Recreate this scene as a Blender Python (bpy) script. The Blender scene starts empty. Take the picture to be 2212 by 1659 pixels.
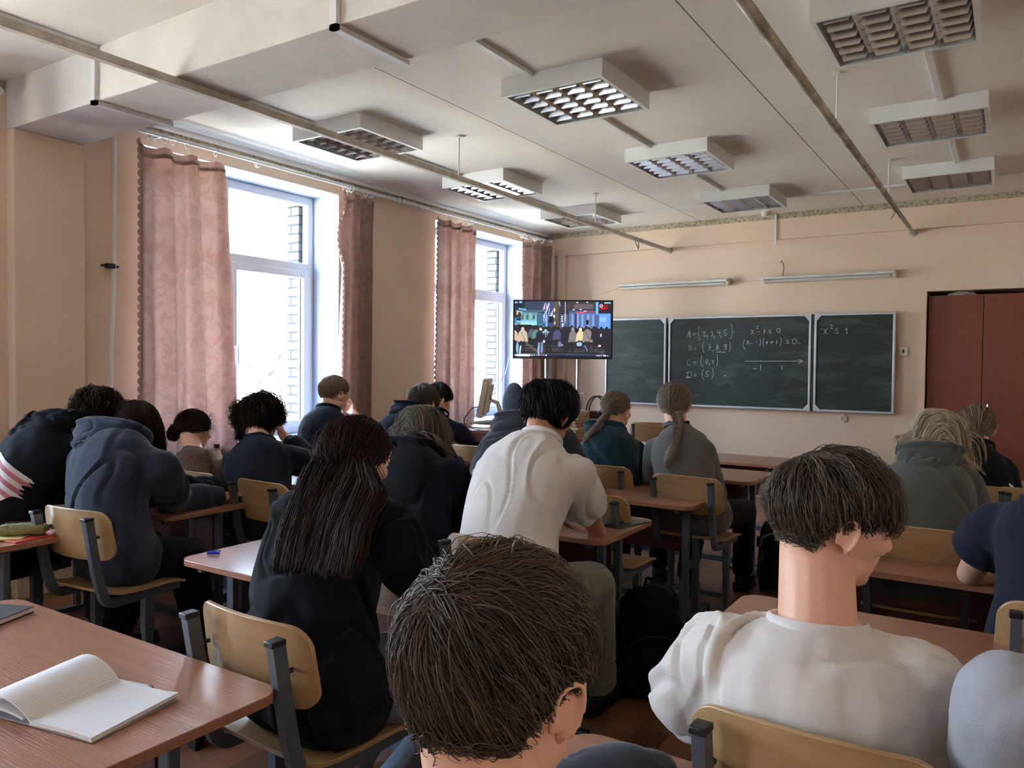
EXPOSURE = 2.5; SKY = 5.0; SUN = 45.0; TVEM = 0.22
import bpy, bmesh, math, random
import numpy as np
from mathutils import Vector, Matrix, noise
SC = bpy.context.scene
COL = SC.collection
# ---------------------------------------------------------------- camera
cam_d = bpy.data.cameras.new('camera'); cam = bpy.data.objects.new('camera', cam_d); COL.objects.link(cam)
cam_d.sensor_width = 36.0; cam_d.lens = 1680.0/2212*36; cam_d.clip_start = 0.03; cam_d.clip_end = 200
R_ = np.array([[0.8410935, 0.54080854, 0.00937302], [-0.02243154, 0.01756223, 0.99959411], [-0.54042442, 0.84096236, -0.02690264]])
m = Matrix(((R_[0][0], R_[1][0], -R_[2][0], 0), (R_[0][1], R_[1][1], -R_[2][1], 0), (R_[0][2], R_[1][2], -R_[2][2], 1.37), (0, 0, 0, 1)))
cam.matrix_world = m
SC.camera = cam
# ---------------------------------------------------------------- view, sky, sun
SC.view_settings.view_transform = 'Standard'; SC.view_settings.look = 'None'
SC.view_settings.gamma = 1.0; SC.view_settings.use_curve_mapping = False
SC.view_settings.exposure = EXPOSURE
SC.cycles.use_denoising = True
SC.cycles.max_bounces = 9; SC.cycles.diffuse_bounces = 6; SC.cycles.glossy_bounces = 3
SC.cycles.transparent_max_bounces = 12; SC.cycles.transmission_bounces = 4
SC.cycles.caustics_reflective = False; SC.cycles.caustics_refractive = False
SC.cycles.sample_clamp_indirect = 6.0
W = bpy.data.worlds.new('sky'); SC.world = W; W.use_nodes = True
nt = W.node_tree; nt.nodes.clear()
o_ = nt.nodes.new('ShaderNodeOutputWorld'); b_ = nt.nodes.new('ShaderNodeBackground')
tc = nt.nodes.new('ShaderNodeTexCoord'); sep = nt.nodes.new('ShaderNodeSeparateXYZ'); rp = nt.nodes.new('ShaderNodeValToRGB')
nt.links.new(tc.outputs['Generated'], sep.inputs[0]); nt.links.new(sep.outputs['Z'], rp.inputs[0])
rp.color_ramp.elements[0].position = 0.0; rp.color_ramp.elements[0].color = (0.90, 0.95, 1.0, 1)
rp.color_ramp.elements[1].position = 0.75; rp.color_ramp.elements[1].color = (0.30, 0.52, 0.95, 1)
e_ = rp.color_ramp.elements.new(0.28); e_.color = (0.66, 0.82, 1.0, 1)
nt.links.new(rp.outputs[0], b_.inputs['Color']); b_.inputs['Strength'].default_value = SKY
nt.links.new(b_.outputs[0], o_.inputs[0])
sun_d = bpy.data.lights.new('sun', 'SUN'); sun = bpy.data.objects.new('sun', sun_d); COL.objects.link(sun)
sun_d.energy = SUN; sun_d.color = (1.0, 0.95, 0.88); sun_d.angle = 0.01
sun.rotation_euler = Vector((-0.62, 0.45, -0.80)).to_track_quat('-Z', 'Y').to_euler()
for k, yc in enumerate((-2.225, 0.815, 3.855, 6.895)):          # sampling portals in the window openings
    ld = bpy.data.lights.new('window_portal', 'AREA'); lo = bpy.data.objects.new('window_portal', ld); COL.objects.link(lo)
    ld.shape = 'RECTANGLE'; ld.size = 1.75; ld.size_y = 2.02; ld.cycles.is_portal = True
    lo.location = (-5.32, yc, 1.75); lo.rotation_euler = Vector((1, 0, 0)).to_track_quat('-Z', 'Z').to_euler()

# ---------------------------------------------------------------- tagging
def tag(o, label=None, cat=None, group=None, kind=None):
    if label: o['label'] = label
    if cat: o['category'] = cat
    if group: o['group'] = group
    if kind: o['kind'] = kind
    return o
def thing(name, label, cat, loc=(0, 0, 0), rz=0.0, group=None):
    o = bpy.data.objects.new(name, None); COL.objects.link(o); o.empty_display_size = 0.05
    o.location = loc; o.rotation_euler = (0, 0, rz)
    return tag(o, label, cat, group)
def copy_tree(o, parent=None):
    c = o.copy(); COL.objects.link(c)
    if parent is not None: c.parent = parent
    for ch in [x for x in COL.objects if x.parent == o]: copy_tree(ch, c)
    return c
# ---------------------------------------------------------------- mesh builder
class MB:
    def __init__(s): s.v = []; s.f = []; s.n = 0
    def add(s, V, F):
        V = np.asarray(V, float); s.v.append(V)
        for f in F: s.f.append([i + s.n for i in f])
        s.n += len(V); return s
    def box(s, x0, x1, y0, y1, z0, z1, rot=None, about=None):
        V = np.array([(x, y, z) for x in (x0, x1) for y in (y0, y1) for z in (z0, z1)], float)
        if rot is not None:
            c = np.array(about if about is not None else V.mean(0)); V = (V - c) @ np.array(rot).T + c
        return s.add(V, [(0, 1, 3, 2), (4, 6, 7, 5), (0, 4, 5, 1), (2, 3, 7, 6), (0, 2, 6, 4), (1, 5, 7, 3)])
    def sweep(s, P, sec, side=None, closed_caps=True, scale=None):
        P = np.asarray(P, float); n = len(P); sec = np.asarray(sec, float); k = len(sec)
        T = np.gradient(P, axis=0); T /= np.maximum(np.linalg.norm(T, axis=1, keepdims=True), 1e-9)
        if side is None:
            a = np.array([0, 0, 1.]) if abs(T[0][2]) < .9 else np.array([1., 0, 0])
            u = np.cross(T[0], a); u /= np.linalg.norm(u); U = [u]
            for i in range(1, n):
                u = U[-1] - T[i]*np.dot(U[-1], T[i]); u /= max(np.linalg.norm(u), 1e-9); U.append(u)
            U = np.array(U)
        else:
            U = np.tile(np.array(side, float), (n, 1)); U -= T*np.sum(U*T, 1, keepdims=True); U /= np.linalg.norm(U, axis=1, keepdims=True)
        Wv = np.cross(T, U)
        sc = np.ones(n) if scale is None else np.asarray(scale, float)
        V = P[:, None, :] + sc[:, None, None]*(sec[None, :, 0, None]*U[:, None, :] + sec[None, :, 1, None]*Wv[:, None, :])
        F = [(i*k + j, i*k + (j+1) % k, (i+1)*k + (j+1) % k, (i+1)*k + j) for i in range(n-1) for j in range(k)]
        if closed_caps: F += [tuple(range(k))[::-1], tuple((n-1)*k + j for j in range(k))]
        return s.add(V.reshape(-1, 3), F)
    def tube(s, P, r, k=10, scale=None):
        a = np.linspace(0, 2*np.pi, k, endpoint=False)
        return s.sweep(P, np.c_[np.cos(a)*r, np.sin(a)*r], scale=scale)
    def cyl(s, a, b, r0, r1=None, k=16):
        r1 = r0 if r1 is None else r1
        return s.tube([a, b], 1.0, k, scale=[r0, r1])
    def lathe(s, prof, c=(0, 0, 0), k=24, M=None):
        prof = np.asarray(prof, float); n = len(prof); a = np.linspace(0, 2*np.pi, k, endpoint=False)
        V = np.array([(p[0]*np.cos(t), p[0]*np.sin(t), p[1]) for p in prof for t in a])
        if M is not None: V = V @ np.array(M).T
        V = V + np.array(c)
        F = [(i*k + j, i*k + (j+1) % k, (i+1)*k + (j+1) % k, (i+1)*k + j) for i in range(n-1) for j in range(k)]
        F += [tuple(range(k))[::-1], tuple((n-1)*k + j for j in range(k))]
        return s.add(V, F)
    def ell(s, c, r, M=None, nu=14, nv=9):
        V = [(0, 0, 1.)]; F = []
        for i in range(1, nv):
            t = math.pi*i/nv
            for j in range(nu):
                p = 2*math.pi*j/nu; V.append((math.sin(t)*math.cos(p), math.sin(t)*math.sin(p), math.cos(t)))
        V.append((0, 0, -1.)); L = len(V) - 1
        for j in range(nu):
            F.append((0, 1 + j, 1 + (j+1) % nu)); F.append((L, L - nu + (j+1) % nu, L - nu + j))
        for i in range(nv-2):
            for j in range(nu):
                a = 1 + i*nu; F.append((a + j, a + nu + j, a + nu + (j+1) % nu, a + (j+1) % nu))
        V = np.array(V)*np.array(r)
        if M is not None: V = V @ np.array(M).T
        return s.add(V + np.array(c), F)
    def cap(s, a, b, ra, rb, k=12):          # tapered capsule
        a = np.array(a, float); b = np.array(b, float); d = b - a; L = np.linalg.norm(d)
        if L < 1e-6: return s.ell(a, (ra,)*3)
        d /= L; P = []; S = []
        for t in (-.98, -.8, -.45, 0): P.append(a + d*ra*t); S.append(ra*math.sqrt(max(0, 1-t*t)))
        for t in (0, .45, .8, .98): P.append(b + d*rb*t); S.append(rb*math.sqrt(max(0, 1-t*t)))
        return s.tube(P, 1.0, k, scale=S)
    def slab(s, w, h, r, th, curve=None, nx=22, nz=8, taper=0.0, arch=0.0, org=(0, 0, 0), axes=((1, 0, 0), (0, 1, 0), (0, 0, 1))):
        # rounded rectangle w x h in (a,b), thickness along c; curve(a,b) shifts it along c
        cs = [w/2 - r + r*math.sin(t) for t in np.linspace(0, math.pi/2, 7)]
        xs = sorted(set([-x for x in cs] + list(np.linspace(-(w/2-r), w/2-r, max(2, nx-12))) + cs)); nn = len(xs)
        A, B, Cc = [np.array(q, float) for q in axes]; V = []
        for lay in (0, 1):
            for x in xs:
                ex = max(0, abs(x) - (w/2 - r)); hh = h/2 - (r - math.sqrt(max(0, r*r - ex*ex)))
                hh = max(hh, h/2 - r)
                for j in range(nz+1):
                    q = -1 + 2*j/nz; b = q*hh
                    b += arch*(1 - (2*x/w)**2)*(1 if q > 0 else 0.0)*abs(q)
                    xx = x*(1 + taper*b/h)
                    c = (curve(xx, b) if curve else 0) + (th if lay else 0)
                    V.append(np.array(org) + A*xx + B*b + Cc*c)
        m_ = nz+1; F = []
        o2 = nn*m_
        for i in range(nn-1):
            for j in range(nz):
                a = i*m_ + j
                F.append((a, a+1, a+m_+1, a+m_)); F.append((o2+a, o2+a+m_, o2+a+m_+1, o2+a+1))
            for j, fl in ((0, 0), (nz, 1)):
                a = i*m_ + j; q = (a, a+m_, o2+a+m_, o2+a); F.append(q if not fl else q[::-1])
        for i, fl in ((0, 0), (nn-1, 1)):
            for j in range(nz):
                a = i*m_ + j; q = (a, o2+a, o2+a+1, a+1); F.append(q if not fl else q[::-1])
        return s.add(np.array(V), F)
    def mesh(s, name):
        me = bpy.data.meshes.new(name)
        V = np.concatenate(s.v) if s.v else np.zeros((0, 3))
        me.from_pydata(V.tolist(), [], [tuple(f) for f in s.f]); me.update()
        return me
    def build(s, name, mat, parent=None, bevel=0.0, smooth=True, seg=2, ang=0.6, sub=0):
        me = s.mesh(name)
        bm = bmesh.new(); bm.from_mesh(me); bmesh.ops.recalc_face_normals(bm, faces=bm.faces); bm.to_mesh(me); bm.free()
        return link(name, me, mat, parent, bevel, smooth, seg, ang, sub)
def link(name, me, mat, parent=None, bevel=0.0, smooth=True, seg=2, ang=0.6, sub=0):
    o = bpy.data.objects.new(name, me); COL.objects.link(o)
    for mm in (mat if isinstance(mat, (list, tuple)) else [mat]): me.materials.append(mm)
    if parent is not None: o.parent = parent
    if bevel:
        b = o.modifiers.new('bevel', 'BEVEL'); b.width = bevel; b.segments = seg; b.limit_method = 'ANGLE'; b.angle_limit = 0.7; b.harden_normals = False
    if sub:
        b = o.modifiers.new('sub', 'SUBSURF'); b.levels = sub; b.render_levels = sub
    if smooth: smooth_mesh(me, ang)
    return o
def smooth_mesh(me, ang=0.6):
    me.polygons.foreach_set('use_smooth', [True]*len(me.polygons))
    try: me.set_sharp_from_angle(angle=ang)
    except Exception: pass
def np_mesh(name, V, Q):          # fast quads
    me = bpy.data.meshes.new(name); V = np.ascontiguousarray(V, dtype=np.float32); Q = np.ascontiguousarray(Q, dtype=np.int32)
    me.vertices.add(len(V)); me.vertices.foreach_set('co', V.ravel())
    k = Q.shape[1]
    me.loops.add(Q.size); me.loops.foreach_set('vertex_index', Q.ravel())
    me.polygons.add(len(Q)); me.polygons.foreach_set('loop_start', np.arange(0, Q.size, k, dtype=np.int32))
    me.polygons.foreach_set('use_smooth', np.ones(len(Q), dtype=bool))
    me.update(calc_edges=True); return me
def rotz(a): c, s = math.cos(a), math.sin(a); return np.array([[c, -s, 0], [s, c, 0], [0, 0, 1.]])
def rotx(a): c, s = math.cos(a), math.sin(a); return np.array([[1., 0, 0], [0, c, -s], [0, s, c]])
def roty(a): c, s = math.cos(a), math.sin(a); return np.array([[c, 0, s], [0, 1., 0], [-s, 0, c]])
# ---------------------------------------------------------------- materials
def srgb(r, g, b):
    f = lambda c: (c/255/12.92) if c/255 <= .04045 else ((c/255 + .055)/1.055)**2.4
    return (f(r), f(g), f(b), 1)
class NT:
    def __init__(s, name):
        s.m = bpy.data.materials.new(name); s.m.use_nodes = True; s.t = s.m.node_tree; s.b = s.t.nodes['Principled BSDF']
    def n(s, typ, **kw):
        x = s.t.nodes.new(typ)
        for k, v in kw.items():
            if k in x.inputs: x.inputs[k].default_value = v
            else: setattr(x, k, v)
        return x
    def l(s, a, b): s.t.links.new(a, b)
    def set(s, **kw):
        for k, v in kw.items(): s.b.inputs[k.replace('_', ' ')].default_value = v
        return s
def coords(t, scale=(1, 1, 1), kind='Object', rot=(0, 0, 0)):
    c = t.n('ShaderNodeTexCoord'); mp = t.n('ShaderNodeMapping'); mp.inputs['Scale'].default_value = scale; mp.inputs['Rotation'].default_value = rot
    t.l(c.outputs[kind], mp.inputs[0]); return mp.outputs[0]
def simple(name, c1, c2=None, rough=.5, scale=8, metal=0.0, bump=0.0, bscale=None, spec=.5, stretch=(1, 1, 1), detail=4, **kw):
    t = NT(name); t.set(Roughness=rough, Metallic=metal); t.b.inputs['Specular IOR Level'].default_value = spec
    c1 = srgb(*c1); c2 = srgb(*c2) if c2 else c1
    v = coords(t, stretch)
    nz = t.n('ShaderNodeTexNoise', Scale=scale, Detail=detail); t.l(v, nz.inputs['Vector'])
    mx = t.n('ShaderNodeValToRGB'); mx.color_ramp.elements[0].position = .35; mx.color_ramp.elements[1].position = .65
    mx.color_ramp.elements[0].color = c1; mx.color_ramp.elements[1].color = c2
    t.l(nz.outputs[0], mx.inputs[0]); t.l(mx.outputs[0], t.b.inputs['Base Color'])
    if bump:
        n2 = t.n('ShaderNodeTexNoise', Scale=bscale or scale*4, Detail=3.0); t.l(v, n2.inputs['Vector'])
        bp = t.n('ShaderNodeBump', Strength=bump, Distance=.01); t.l(n2.outputs[0], bp.inputs['Height']); t.l(bp.outputs[0], t.b.inputs['Normal'])
    for k, vv in kw.items(): t.b.inputs[k.replace('_', ' ')].default_value = vv
    return t.m
def woodmat(name, c1, c2, rough=.35, sx=(1.2, 14, 14), scale=3.0, bump=.08, coat=0.0, kind='Object'):
    t = NT(name); t.set(Roughness=rough); v = coords(t, sx, kind)
    nz = t.n('ShaderNodeTexNoise', Scale=scale, Detail=6.0, Roughness=.65); t.l(v, nz.inputs['Vector'])
    nb = t.n('ShaderNodeTexNoise', Scale=scale*5, Detail=3.0); t.l(v, nb.inputs['Vector'])
    rp = t.n('ShaderNodeValToRGB'); rp.color_ramp.elements[0].position = .3; rp.color_ramp.elements[1].position = .7
    rp.color_ramp.elements[0].color = srgb(*c1); rp.color_ramp.elements[1].color = srgb(*c2)
    t.l(nz.outputs[0], rp.inputs[0]); t.l(rp.outputs[0], t.b.inputs['Base Color'])
    bp = t.n('ShaderNodeBump', Strength=bump, Distance=.004); t.l(nb.outputs[0], bp.inputs['Height']); t.l(bp.outputs[0], t.b.inputs['Normal'])
    t.b.inputs['Coat Weight'].default_value = coat; t.b.inputs['Coat Roughness'].default_value = .17
    return t.m
M = {}
def wallpaper(name, c1, c2, gscale=60):
    t = NT(name); t.set(Roughness=.85)
    v = coords(t); n1 = t.n('ShaderNodeTexNoise', Scale=1.3, Detail=5.0); n2 = t.n('ShaderNodeTexNoise', Scale=gscale, Detail=3.0)
    t.l(v, n1.inputs['Vector']); t.l(v, n2.inputs['Vector'])
    rp = t.n('ShaderNodeValToRGB'); rp.color_ramp.elements[0].position = .35; rp.color_ramp.elements[1].position = .7
    rp.color_ramp.elements[0].color = srgb(*c1); rp.color_ramp.elements[1].color = srgb(*c2)
    t.l(n1.outputs[0], rp.inputs[0]); t.l(rp.outputs[0], t.b.inputs['Base Color'])
    bp = t.n('ShaderNodeBump', Strength=.25, Distance=.004); t.l(n2.outputs[0], bp.inputs['Height']); t.l(bp.outputs[0], t.b.inputs['Normal'])
    return t.m
M['wall'] = wallpaper('peach_wall', (221, 197, 175), (227, 205, 184))
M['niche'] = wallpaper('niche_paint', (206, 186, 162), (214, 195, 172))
def ceiling_mat():
    t = NT('ceiling_paint'); t.set(Roughness=.9); v = coords(t)
    n1 = t.n('ShaderNodeTexNoise', Scale=.9, Detail=7.0, Roughness=.6); t.l(v, n1.inputs['Vector'])
    rp = t.n('ShaderNodeValToRGB'); rp.color_ramp.elements[0].position = .3; rp.color_ramp.elements[1].position = .62
    rp.color_ramp.elements[0].color = srgb(214, 208, 200); rp.color_ramp.elements[1].color = srgb(228, 224, 216)
    t.l(n1.outputs[0], rp.inputs[0])
    # panel joints: thin dirty lines at fixed x
    sp = t.n('ShaderNodeSeparateXYZ'); t.l(v, sp.inputs[0]); last = rp.outputs[0]
    for x in (-2.86, -1.24, .38):
        a = t.n('ShaderNodeMath', operation='SUBTRACT'); t.l(sp.outputs['X'], a.inputs[0]); a.inputs[1].default_value = x
        b = t.n('ShaderNodeMath', operation='ABSOLUTE'); t.l(a.outputs[0], b.inputs[0])
        c = t.n('ShaderNodeMath', operation='LESS_THAN'); t.l(b.outputs[0], c.inputs[0]); c.inputs[1].default_value = .004
        mx = t.n('ShaderNodeMix', data_type='RGBA'); t.l(c.outputs[0], mx.inputs['Factor']); t.l(last, mx.inputs['A']); mx.inputs['B'].default_value = srgb(130, 122, 112)
        last = mx.outputs['Result']
    t.l(last, t.b.inputs['Base Color'])
    n2 = t.n('ShaderNodeTexNoise', Scale=9, Detail=6.0); t.l(v, n2.inputs['Vector'])
    bp = t.n('ShaderNodeBump', Strength=.18, Distance=.02); t.l(n2.outputs[0], bp.inputs['Height']); t.l(bp.outputs[0], t.b.inputs['Normal'])
    return t.m
M['ceiling'] = ceiling_mat()
M['plaster'] = simple('beam_plaster', (212, 208, 202), (222, 218, 210), .9, 5, bump=.15, bscale=22)
def floor_mat():
    t = NT('parquet_linoleum'); t.set(Roughness=.38); v = coords(t, (1, 1, 1), rot=(0, 0, math.pi/2))
    br = t.n('ShaderNodeTexBrick', Scale=1.0); br.offset = .37; br.inputs['Brick Width'].default_value = .62; br.inputs['Row Height'].default_value = .115
    br.inputs['Mortar Size'].default_value = .0012; br.inputs['Color1'].default_value = srgb(150, 100, 72); br.inputs['Color2'].default_value = srgb(112, 72, 52); br.inputs['Mortar'].default_value = srgb(70, 45, 32)
    br.inputs['Bias'].default_value = 0.0
    t.l(v, br.inputs['Vector'])
    nz = t.n('ShaderNodeTexNoise', Scale=7, Detail=6.0); v2 = coords(t, (9, 1, 1), rot=(0, 0, math.pi/2)); t.l(v2, nz.inputs['Vector'])
    mx = t.n('ShaderNodeMix', data_type='RGBA', blend_type='MULTIPLY'); mx.inputs['Factor'].default_value = .35
    t.l(br.outputs[0], mx.inputs['A']); t.l(nz.outputs['Color'], mx.inputs['B'])
    t.l(mx.outputs['Result'], t.b.inputs['Base Color'])
    return t.m
M['floor'] = floor_mat()
M['white_paint'] = simple('white_paint', (225, 226, 226), (216, 217, 216), .5, 6)
M['pvc'] = simple('white_pvc', (214, 217, 222), None, .3)
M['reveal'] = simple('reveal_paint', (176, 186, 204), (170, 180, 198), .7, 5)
M['board_green'] = None
M['desk'] = woodmat('beech_laminate', (154, 105, 84), (174, 122, 98), .30, (1.0, 22, 22), 2.2, .35, coat=.55)
M['desk_edge'] = simple('desk_edge_band', (150, 98, 74), (165, 110, 84), .4)
M['panel'] = simple('dark_brown_panel', (92, 52, 46), (104, 60, 52), .5, 4)
M['leg'] = simple('grey_blue_metal', (88, 96, 106), (98, 106, 116), .42, 20, metal=.25)
M['ply'] = woodmat('lacquered_plywood', (164, 131, 90), (184, 152, 111), .28, (2, 2, 9), 2.5, .05, coat=.4)
M['ply_edge'] = simple('plywood_edge', (180, 128, 74), (196, 146, 92), .4, 30)
M['black_plastic'] = simple('black_plastic', (22, 22, 24), None, .45)
M['dark_metal'] = simple('dark_metal', (60, 62, 66), None, .4, metal=.6)
M['chrome'] = simple('chrome', (200, 200, 205), None, .15, metal=1.0)
M['alu'] = simple('aluminium_frame', (206, 208, 212), (196, 198, 204), .35, metal=.35)
M['wardrobe'] = woodmat('brown_wardrobe', (122, 62, 46), (132, 69, 52), .5, (6, 6, 1), 6, .02)
M['teacher_desk'] = woodmat('cherry_laminate', (122, 64, 52), (140, 76, 60), .35, (1, 10, 10), 3, .03)
M['paper'] = simple('paper', (236, 236, 238), (228, 229, 232), .7, 3)
M['rail_paint'] = simple('yellowed_rail_paint', (198, 192, 180), (172, 164, 152), .6, 14)
M['rail_dirty'] = simple('scuffed_rail_paint', (196, 188, 172), (128, 120, 108), .6, 9, stretch=(1, .6, 1))
M['cream_plastic'] = simple('yellowed_plastic', (218, 208, 182), (210, 200, 176), .45)
def border_mat():
    t = NT('wallpaper_border'); t.set(Roughness=.8); v = coords(t, (34, 34, 34), rot=(0, .785, .0))
    w = t.n('ShaderNodeTexVoronoi', Scale=1.0); t.l(v, w.inputs['Vector'])
    rp = t.n('ShaderNodeValToRGB'); rp.color_ramp.elements[0].color = srgb(138, 130, 108); rp.color_ramp.elements[1].color = srgb(178, 170, 146)
    rp.color_ramp.elements[0].position = .25; rp.color_ramp.elements[1].position = .55
    t.l(w.outputs[0], rp.inputs[0]); t.l(rp.outputs[0], t.b.inputs['Base Color']); return t.m
M['border'] = border_mat()
def glass_mat():
    t = NT('window_glass'); t.t.nodes.remove(t.b); out = t.t.nodes['Material Output']
    tr = t.n('ShaderNodeBsdfTransparent'); tr.inputs[0].default_value = (.96, .98, .99, 1)
    gl = t.n('ShaderNodeBsdfGlossy'); gl.inputs['Roughness'].default_value = .02; lw = t.n('ShaderNodeLayerWeight'); lw.inputs['Blend'].default_value = .5; pw = t.n('ShaderNodeMath', operation='POWER'); t.l(lw.outputs['Facing'], pw.inputs[0]); pw.inputs[1].default_value = 5.0; fr = t.n('ShaderNodeMath', operation='MULTIPLY_ADD'); t.l(pw.outputs[0], fr.inputs[0]); fr.inputs[1].default_value = .6; fr.inputs[2].default_value = .03
    mx = t.n('ShaderNodeMixShader'); t.l(fr.outputs[0], mx.inputs[0]); t.l(tr.outputs[0], mx.inputs[1]); t.l(gl.outputs[0], mx.inputs[2]); t.l(mx.outputs[0], out.inputs[0])
    return t.m
M['glass'] = glass_mat()
def brick_mat():
    t = NT('pale_brick'); t.set(Roughness=.9); v = coords(t, rot=(0, 0, 0))
    sp = t.n('ShaderNodeSeparateXYZ'); t.l(v, sp.inputs[0]); cb = t.n('ShaderNodeCombineXYZ')
    ad = t.n('ShaderNodeMath', operation='ADD'); t.l(sp.outputs['X'], ad.inputs[0]); t.l(sp.outputs['Y'], ad.inputs[1])
    t.l(ad.outputs[0], cb.inputs[0]); t.l(sp.outputs['Z'], cb.inputs[1])
    br = t.n('ShaderNodeTexBrick', Scale=1.0); br.inputs['Brick Width'].default_value = .25; br.inputs['Row Height'].default_value = .077; br.inputs['Mortar Size'].default_value = .009
    br.inputs['Color1'].default_value = srgb(112, 112, 112); br.inputs['Color2'].default_value = srgb(92, 92, 92); br.inputs['Mortar'].default_value = srgb(48, 48, 48)
    t.l(cb.outputs[0], br.inputs['Vector']); t.l(br.outputs[0], t.b.inputs['Base Color']); return t.m
M['brick'] = brick_mat()
def curtain_mat(name, c1, c2, trans=.45):
    t = NT(name); out = t.t.nodes['Material Output']; t.set(Roughness=.6)
    t.b.inputs['Sheen Weight'].default_value = .15
    v = coords(t, (1, 1, 1)); n1 = t.n('ShaderNodeTexNoise', Scale=7, Detail=2.0, Distortion=2.2); t.l(v, n1.inputs['Vector'])
    wv = t.n('ShaderNodeTexNoise', Scale=260, Detail=2.0); v2 = coords(t, (1, 1, .12)); t.l(v2, wv.inputs['Vector'])
    rp = t.n('ShaderNodeValToRGB'); rp.color_ramp.elements[0].position = .47; rp.color_ramp.elements[1].position = .56
    rp.color_ramp.elements[0].color = srgb(*c1); rp.color_ramp.elements[1].color = srgb(*c2)
    t.l(n1.outputs[0], rp.inputs[0])
    mx = t.n('ShaderNodeMix', data_type='RGBA', blend_type='MULTIPLY'); mx.inputs['Factor'].default_value = .25; t.l(rp.outputs[0], mx.inputs['A']); t.l(wv.outputs['Color'], mx.inputs['B'])
    col = mx.outputs['Result']; t.l(col, t.b.inputs['Base Color'])
    tl = t.n('ShaderNodeBsdfTranslucent'); t.l(col, tl.inputs[0]); ms = t.n('ShaderNodeMixShader'); ms.inputs[0].default_value = trans
    t.l(t.b.outputs[0], ms.inputs[1]); t.l(tl.outputs[0], ms.inputs[2])
    tp = t.n('ShaderNodeBsdfTransparent'); tp.inputs[0].default_value = (1, .92, .88, 1); m2 = t.n('ShaderNodeMixShader'); m2.inputs[0].default_value = .05
    t.l(ms.outputs[0], m2.inputs[1]); t.l(tp.outputs[0], m2.inputs[2]); t.l(m2.outputs[0], out.inputs[0])
    return t.m
M['curtain'] = curtain_mat('rose_curtain_cloth', (190, 162, 154), (180, 150, 142))
def cloth(name, c1, c2=None, rough=.9, bump=.3, bscale=90, sheen=.2, knit=None):
    t = NT(name); t.set(Roughness=rough); t.b.inputs['Sheen Weight'].default_value = sheen; t.b.inputs['Specular IOR Level'].default_value = .2
    v = coords(t); nz = t.n('ShaderNodeTexNoise', Scale=6, Detail=4.0); t.l(v, nz.inputs['Vector'])
    rp = t.n('ShaderNodeValToRGB'); rp.color_ramp.elements[0].color = srgb(*c1); rp.color_ramp.elements[1].color = srgb(*(c2 or c1))
    rp.color_ramp.elements[0].position = .35; rp.color_ramp.elements[1].position = .65
    t.l(nz.outputs[0], rp.inputs[0]); t.l(rp.outputs[0], t.b.inputs['Base Color'])
    if knit:
        w = t.n('ShaderNodeTexWave', Scale=knit, Distortion=1.0); w.bands_direction = 'X'; t.l(v, w.inputs['Vector']); h = w.outputs[0]
    else:
        w = t.n('ShaderNodeTexNoise', Scale=bscale*4, Detail=2.0); t.l(v, w.inputs['Vector']); h = w.outputs[0]
    bp = t.n('ShaderNodeBump', Strength=bump, Distance=.003); t.l(h, bp.inputs['Height']); t.l(bp.outputs[0], t.b.inputs['Normal'])
    return t.m
M['navy'] = cloth('navy_cotton', (18, 24, 38), (23, 29, 44), sheen=.06); M['navy2'] = cloth('dull_navy_fleece', (38, 44, 60), (44, 50, 67), sheen=.15)
M['black_cloth'] = cloth('black_cloth', (9, 12, 20), (13, 16, 25), sheen=.03); M['black2'] = cloth('black_cotton', (18, 19, 25), (24, 25, 31))
M['white_cloth'] = cloth('white_cotton', (222, 219, 217), (212, 209, 209)); M['teal_cloth'] = cloth('dark_teal_cloth', (14, 44, 54), (18, 52, 62))
M['grey_knit'] = cloth('grey_knit', (96, 94, 94), (106, 103, 102)); M['green_grey'] = cloth('grey_green_fleece', (76, 80, 78), (86, 90, 88))
M['brown_knit'] = cloth('brown_ribbed_knit', (92, 68, 58), (106, 80, 68), knit=30, bump=.8); M['grey_cloth'] = cloth('light_grey_fleece', (142, 145, 154), (154, 157, 166))
M['khaki'] = cloth('grey_khaki_cotton', (112, 112, 102), (122, 122, 112)); M['jeans'] = cloth('grey_denim', (92, 100, 112), (108, 116, 128))
M['dark_grey'] = cloth('dark_grey_cotton', (50, 54, 66), (58, 62, 74)); M['shoe'] = simple('shoe_fabric', (24, 25, 30), (34, 35, 40), .7)
def skin(name, c1, c2):
    t = NT(name); t.set(Roughness=.48); t.b.inputs['Subsurface Weight'].default_value = .12; t.b.inputs['Subsurface Radius'].default_value = (.02, .008, .004)
    v = coords(t); nz = t.n('ShaderNodeTexNoise', Scale=18, Detail=5.0); t.l(v, nz.inputs['Vector'])
    rp = t.n('ShaderNodeValToRGB'); rp.color_ramp.elements[0].color = srgb(*c1); rp.color_ramp.elements[1].color = srgb(*c2); rp.color_ramp.elements[0].position = .3; rp.color_ramp.elements[1].position = .7
    t.l(nz.outputs[0], rp.inputs[0]); t.l(rp.outputs[0], t.b.inputs['Base Color'])
    bp = t.n('ShaderNodeBump', Strength=.12, Distance=.002); n2 = t.n('ShaderNodeTexNoise', Scale=240); t.l(v, n2.inputs['Vector']); t.l(n2.outputs[0], bp.inputs['Height']); t.l(bp.outputs[0], t.b.inputs['Normal'])
    return t.m
M['skin'] = skin('fair_skin', (222, 170, 146), (230, 182, 158)); M['skin2'] = skin('tan_skin', (176, 124, 100), (186, 134, 108))
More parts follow.
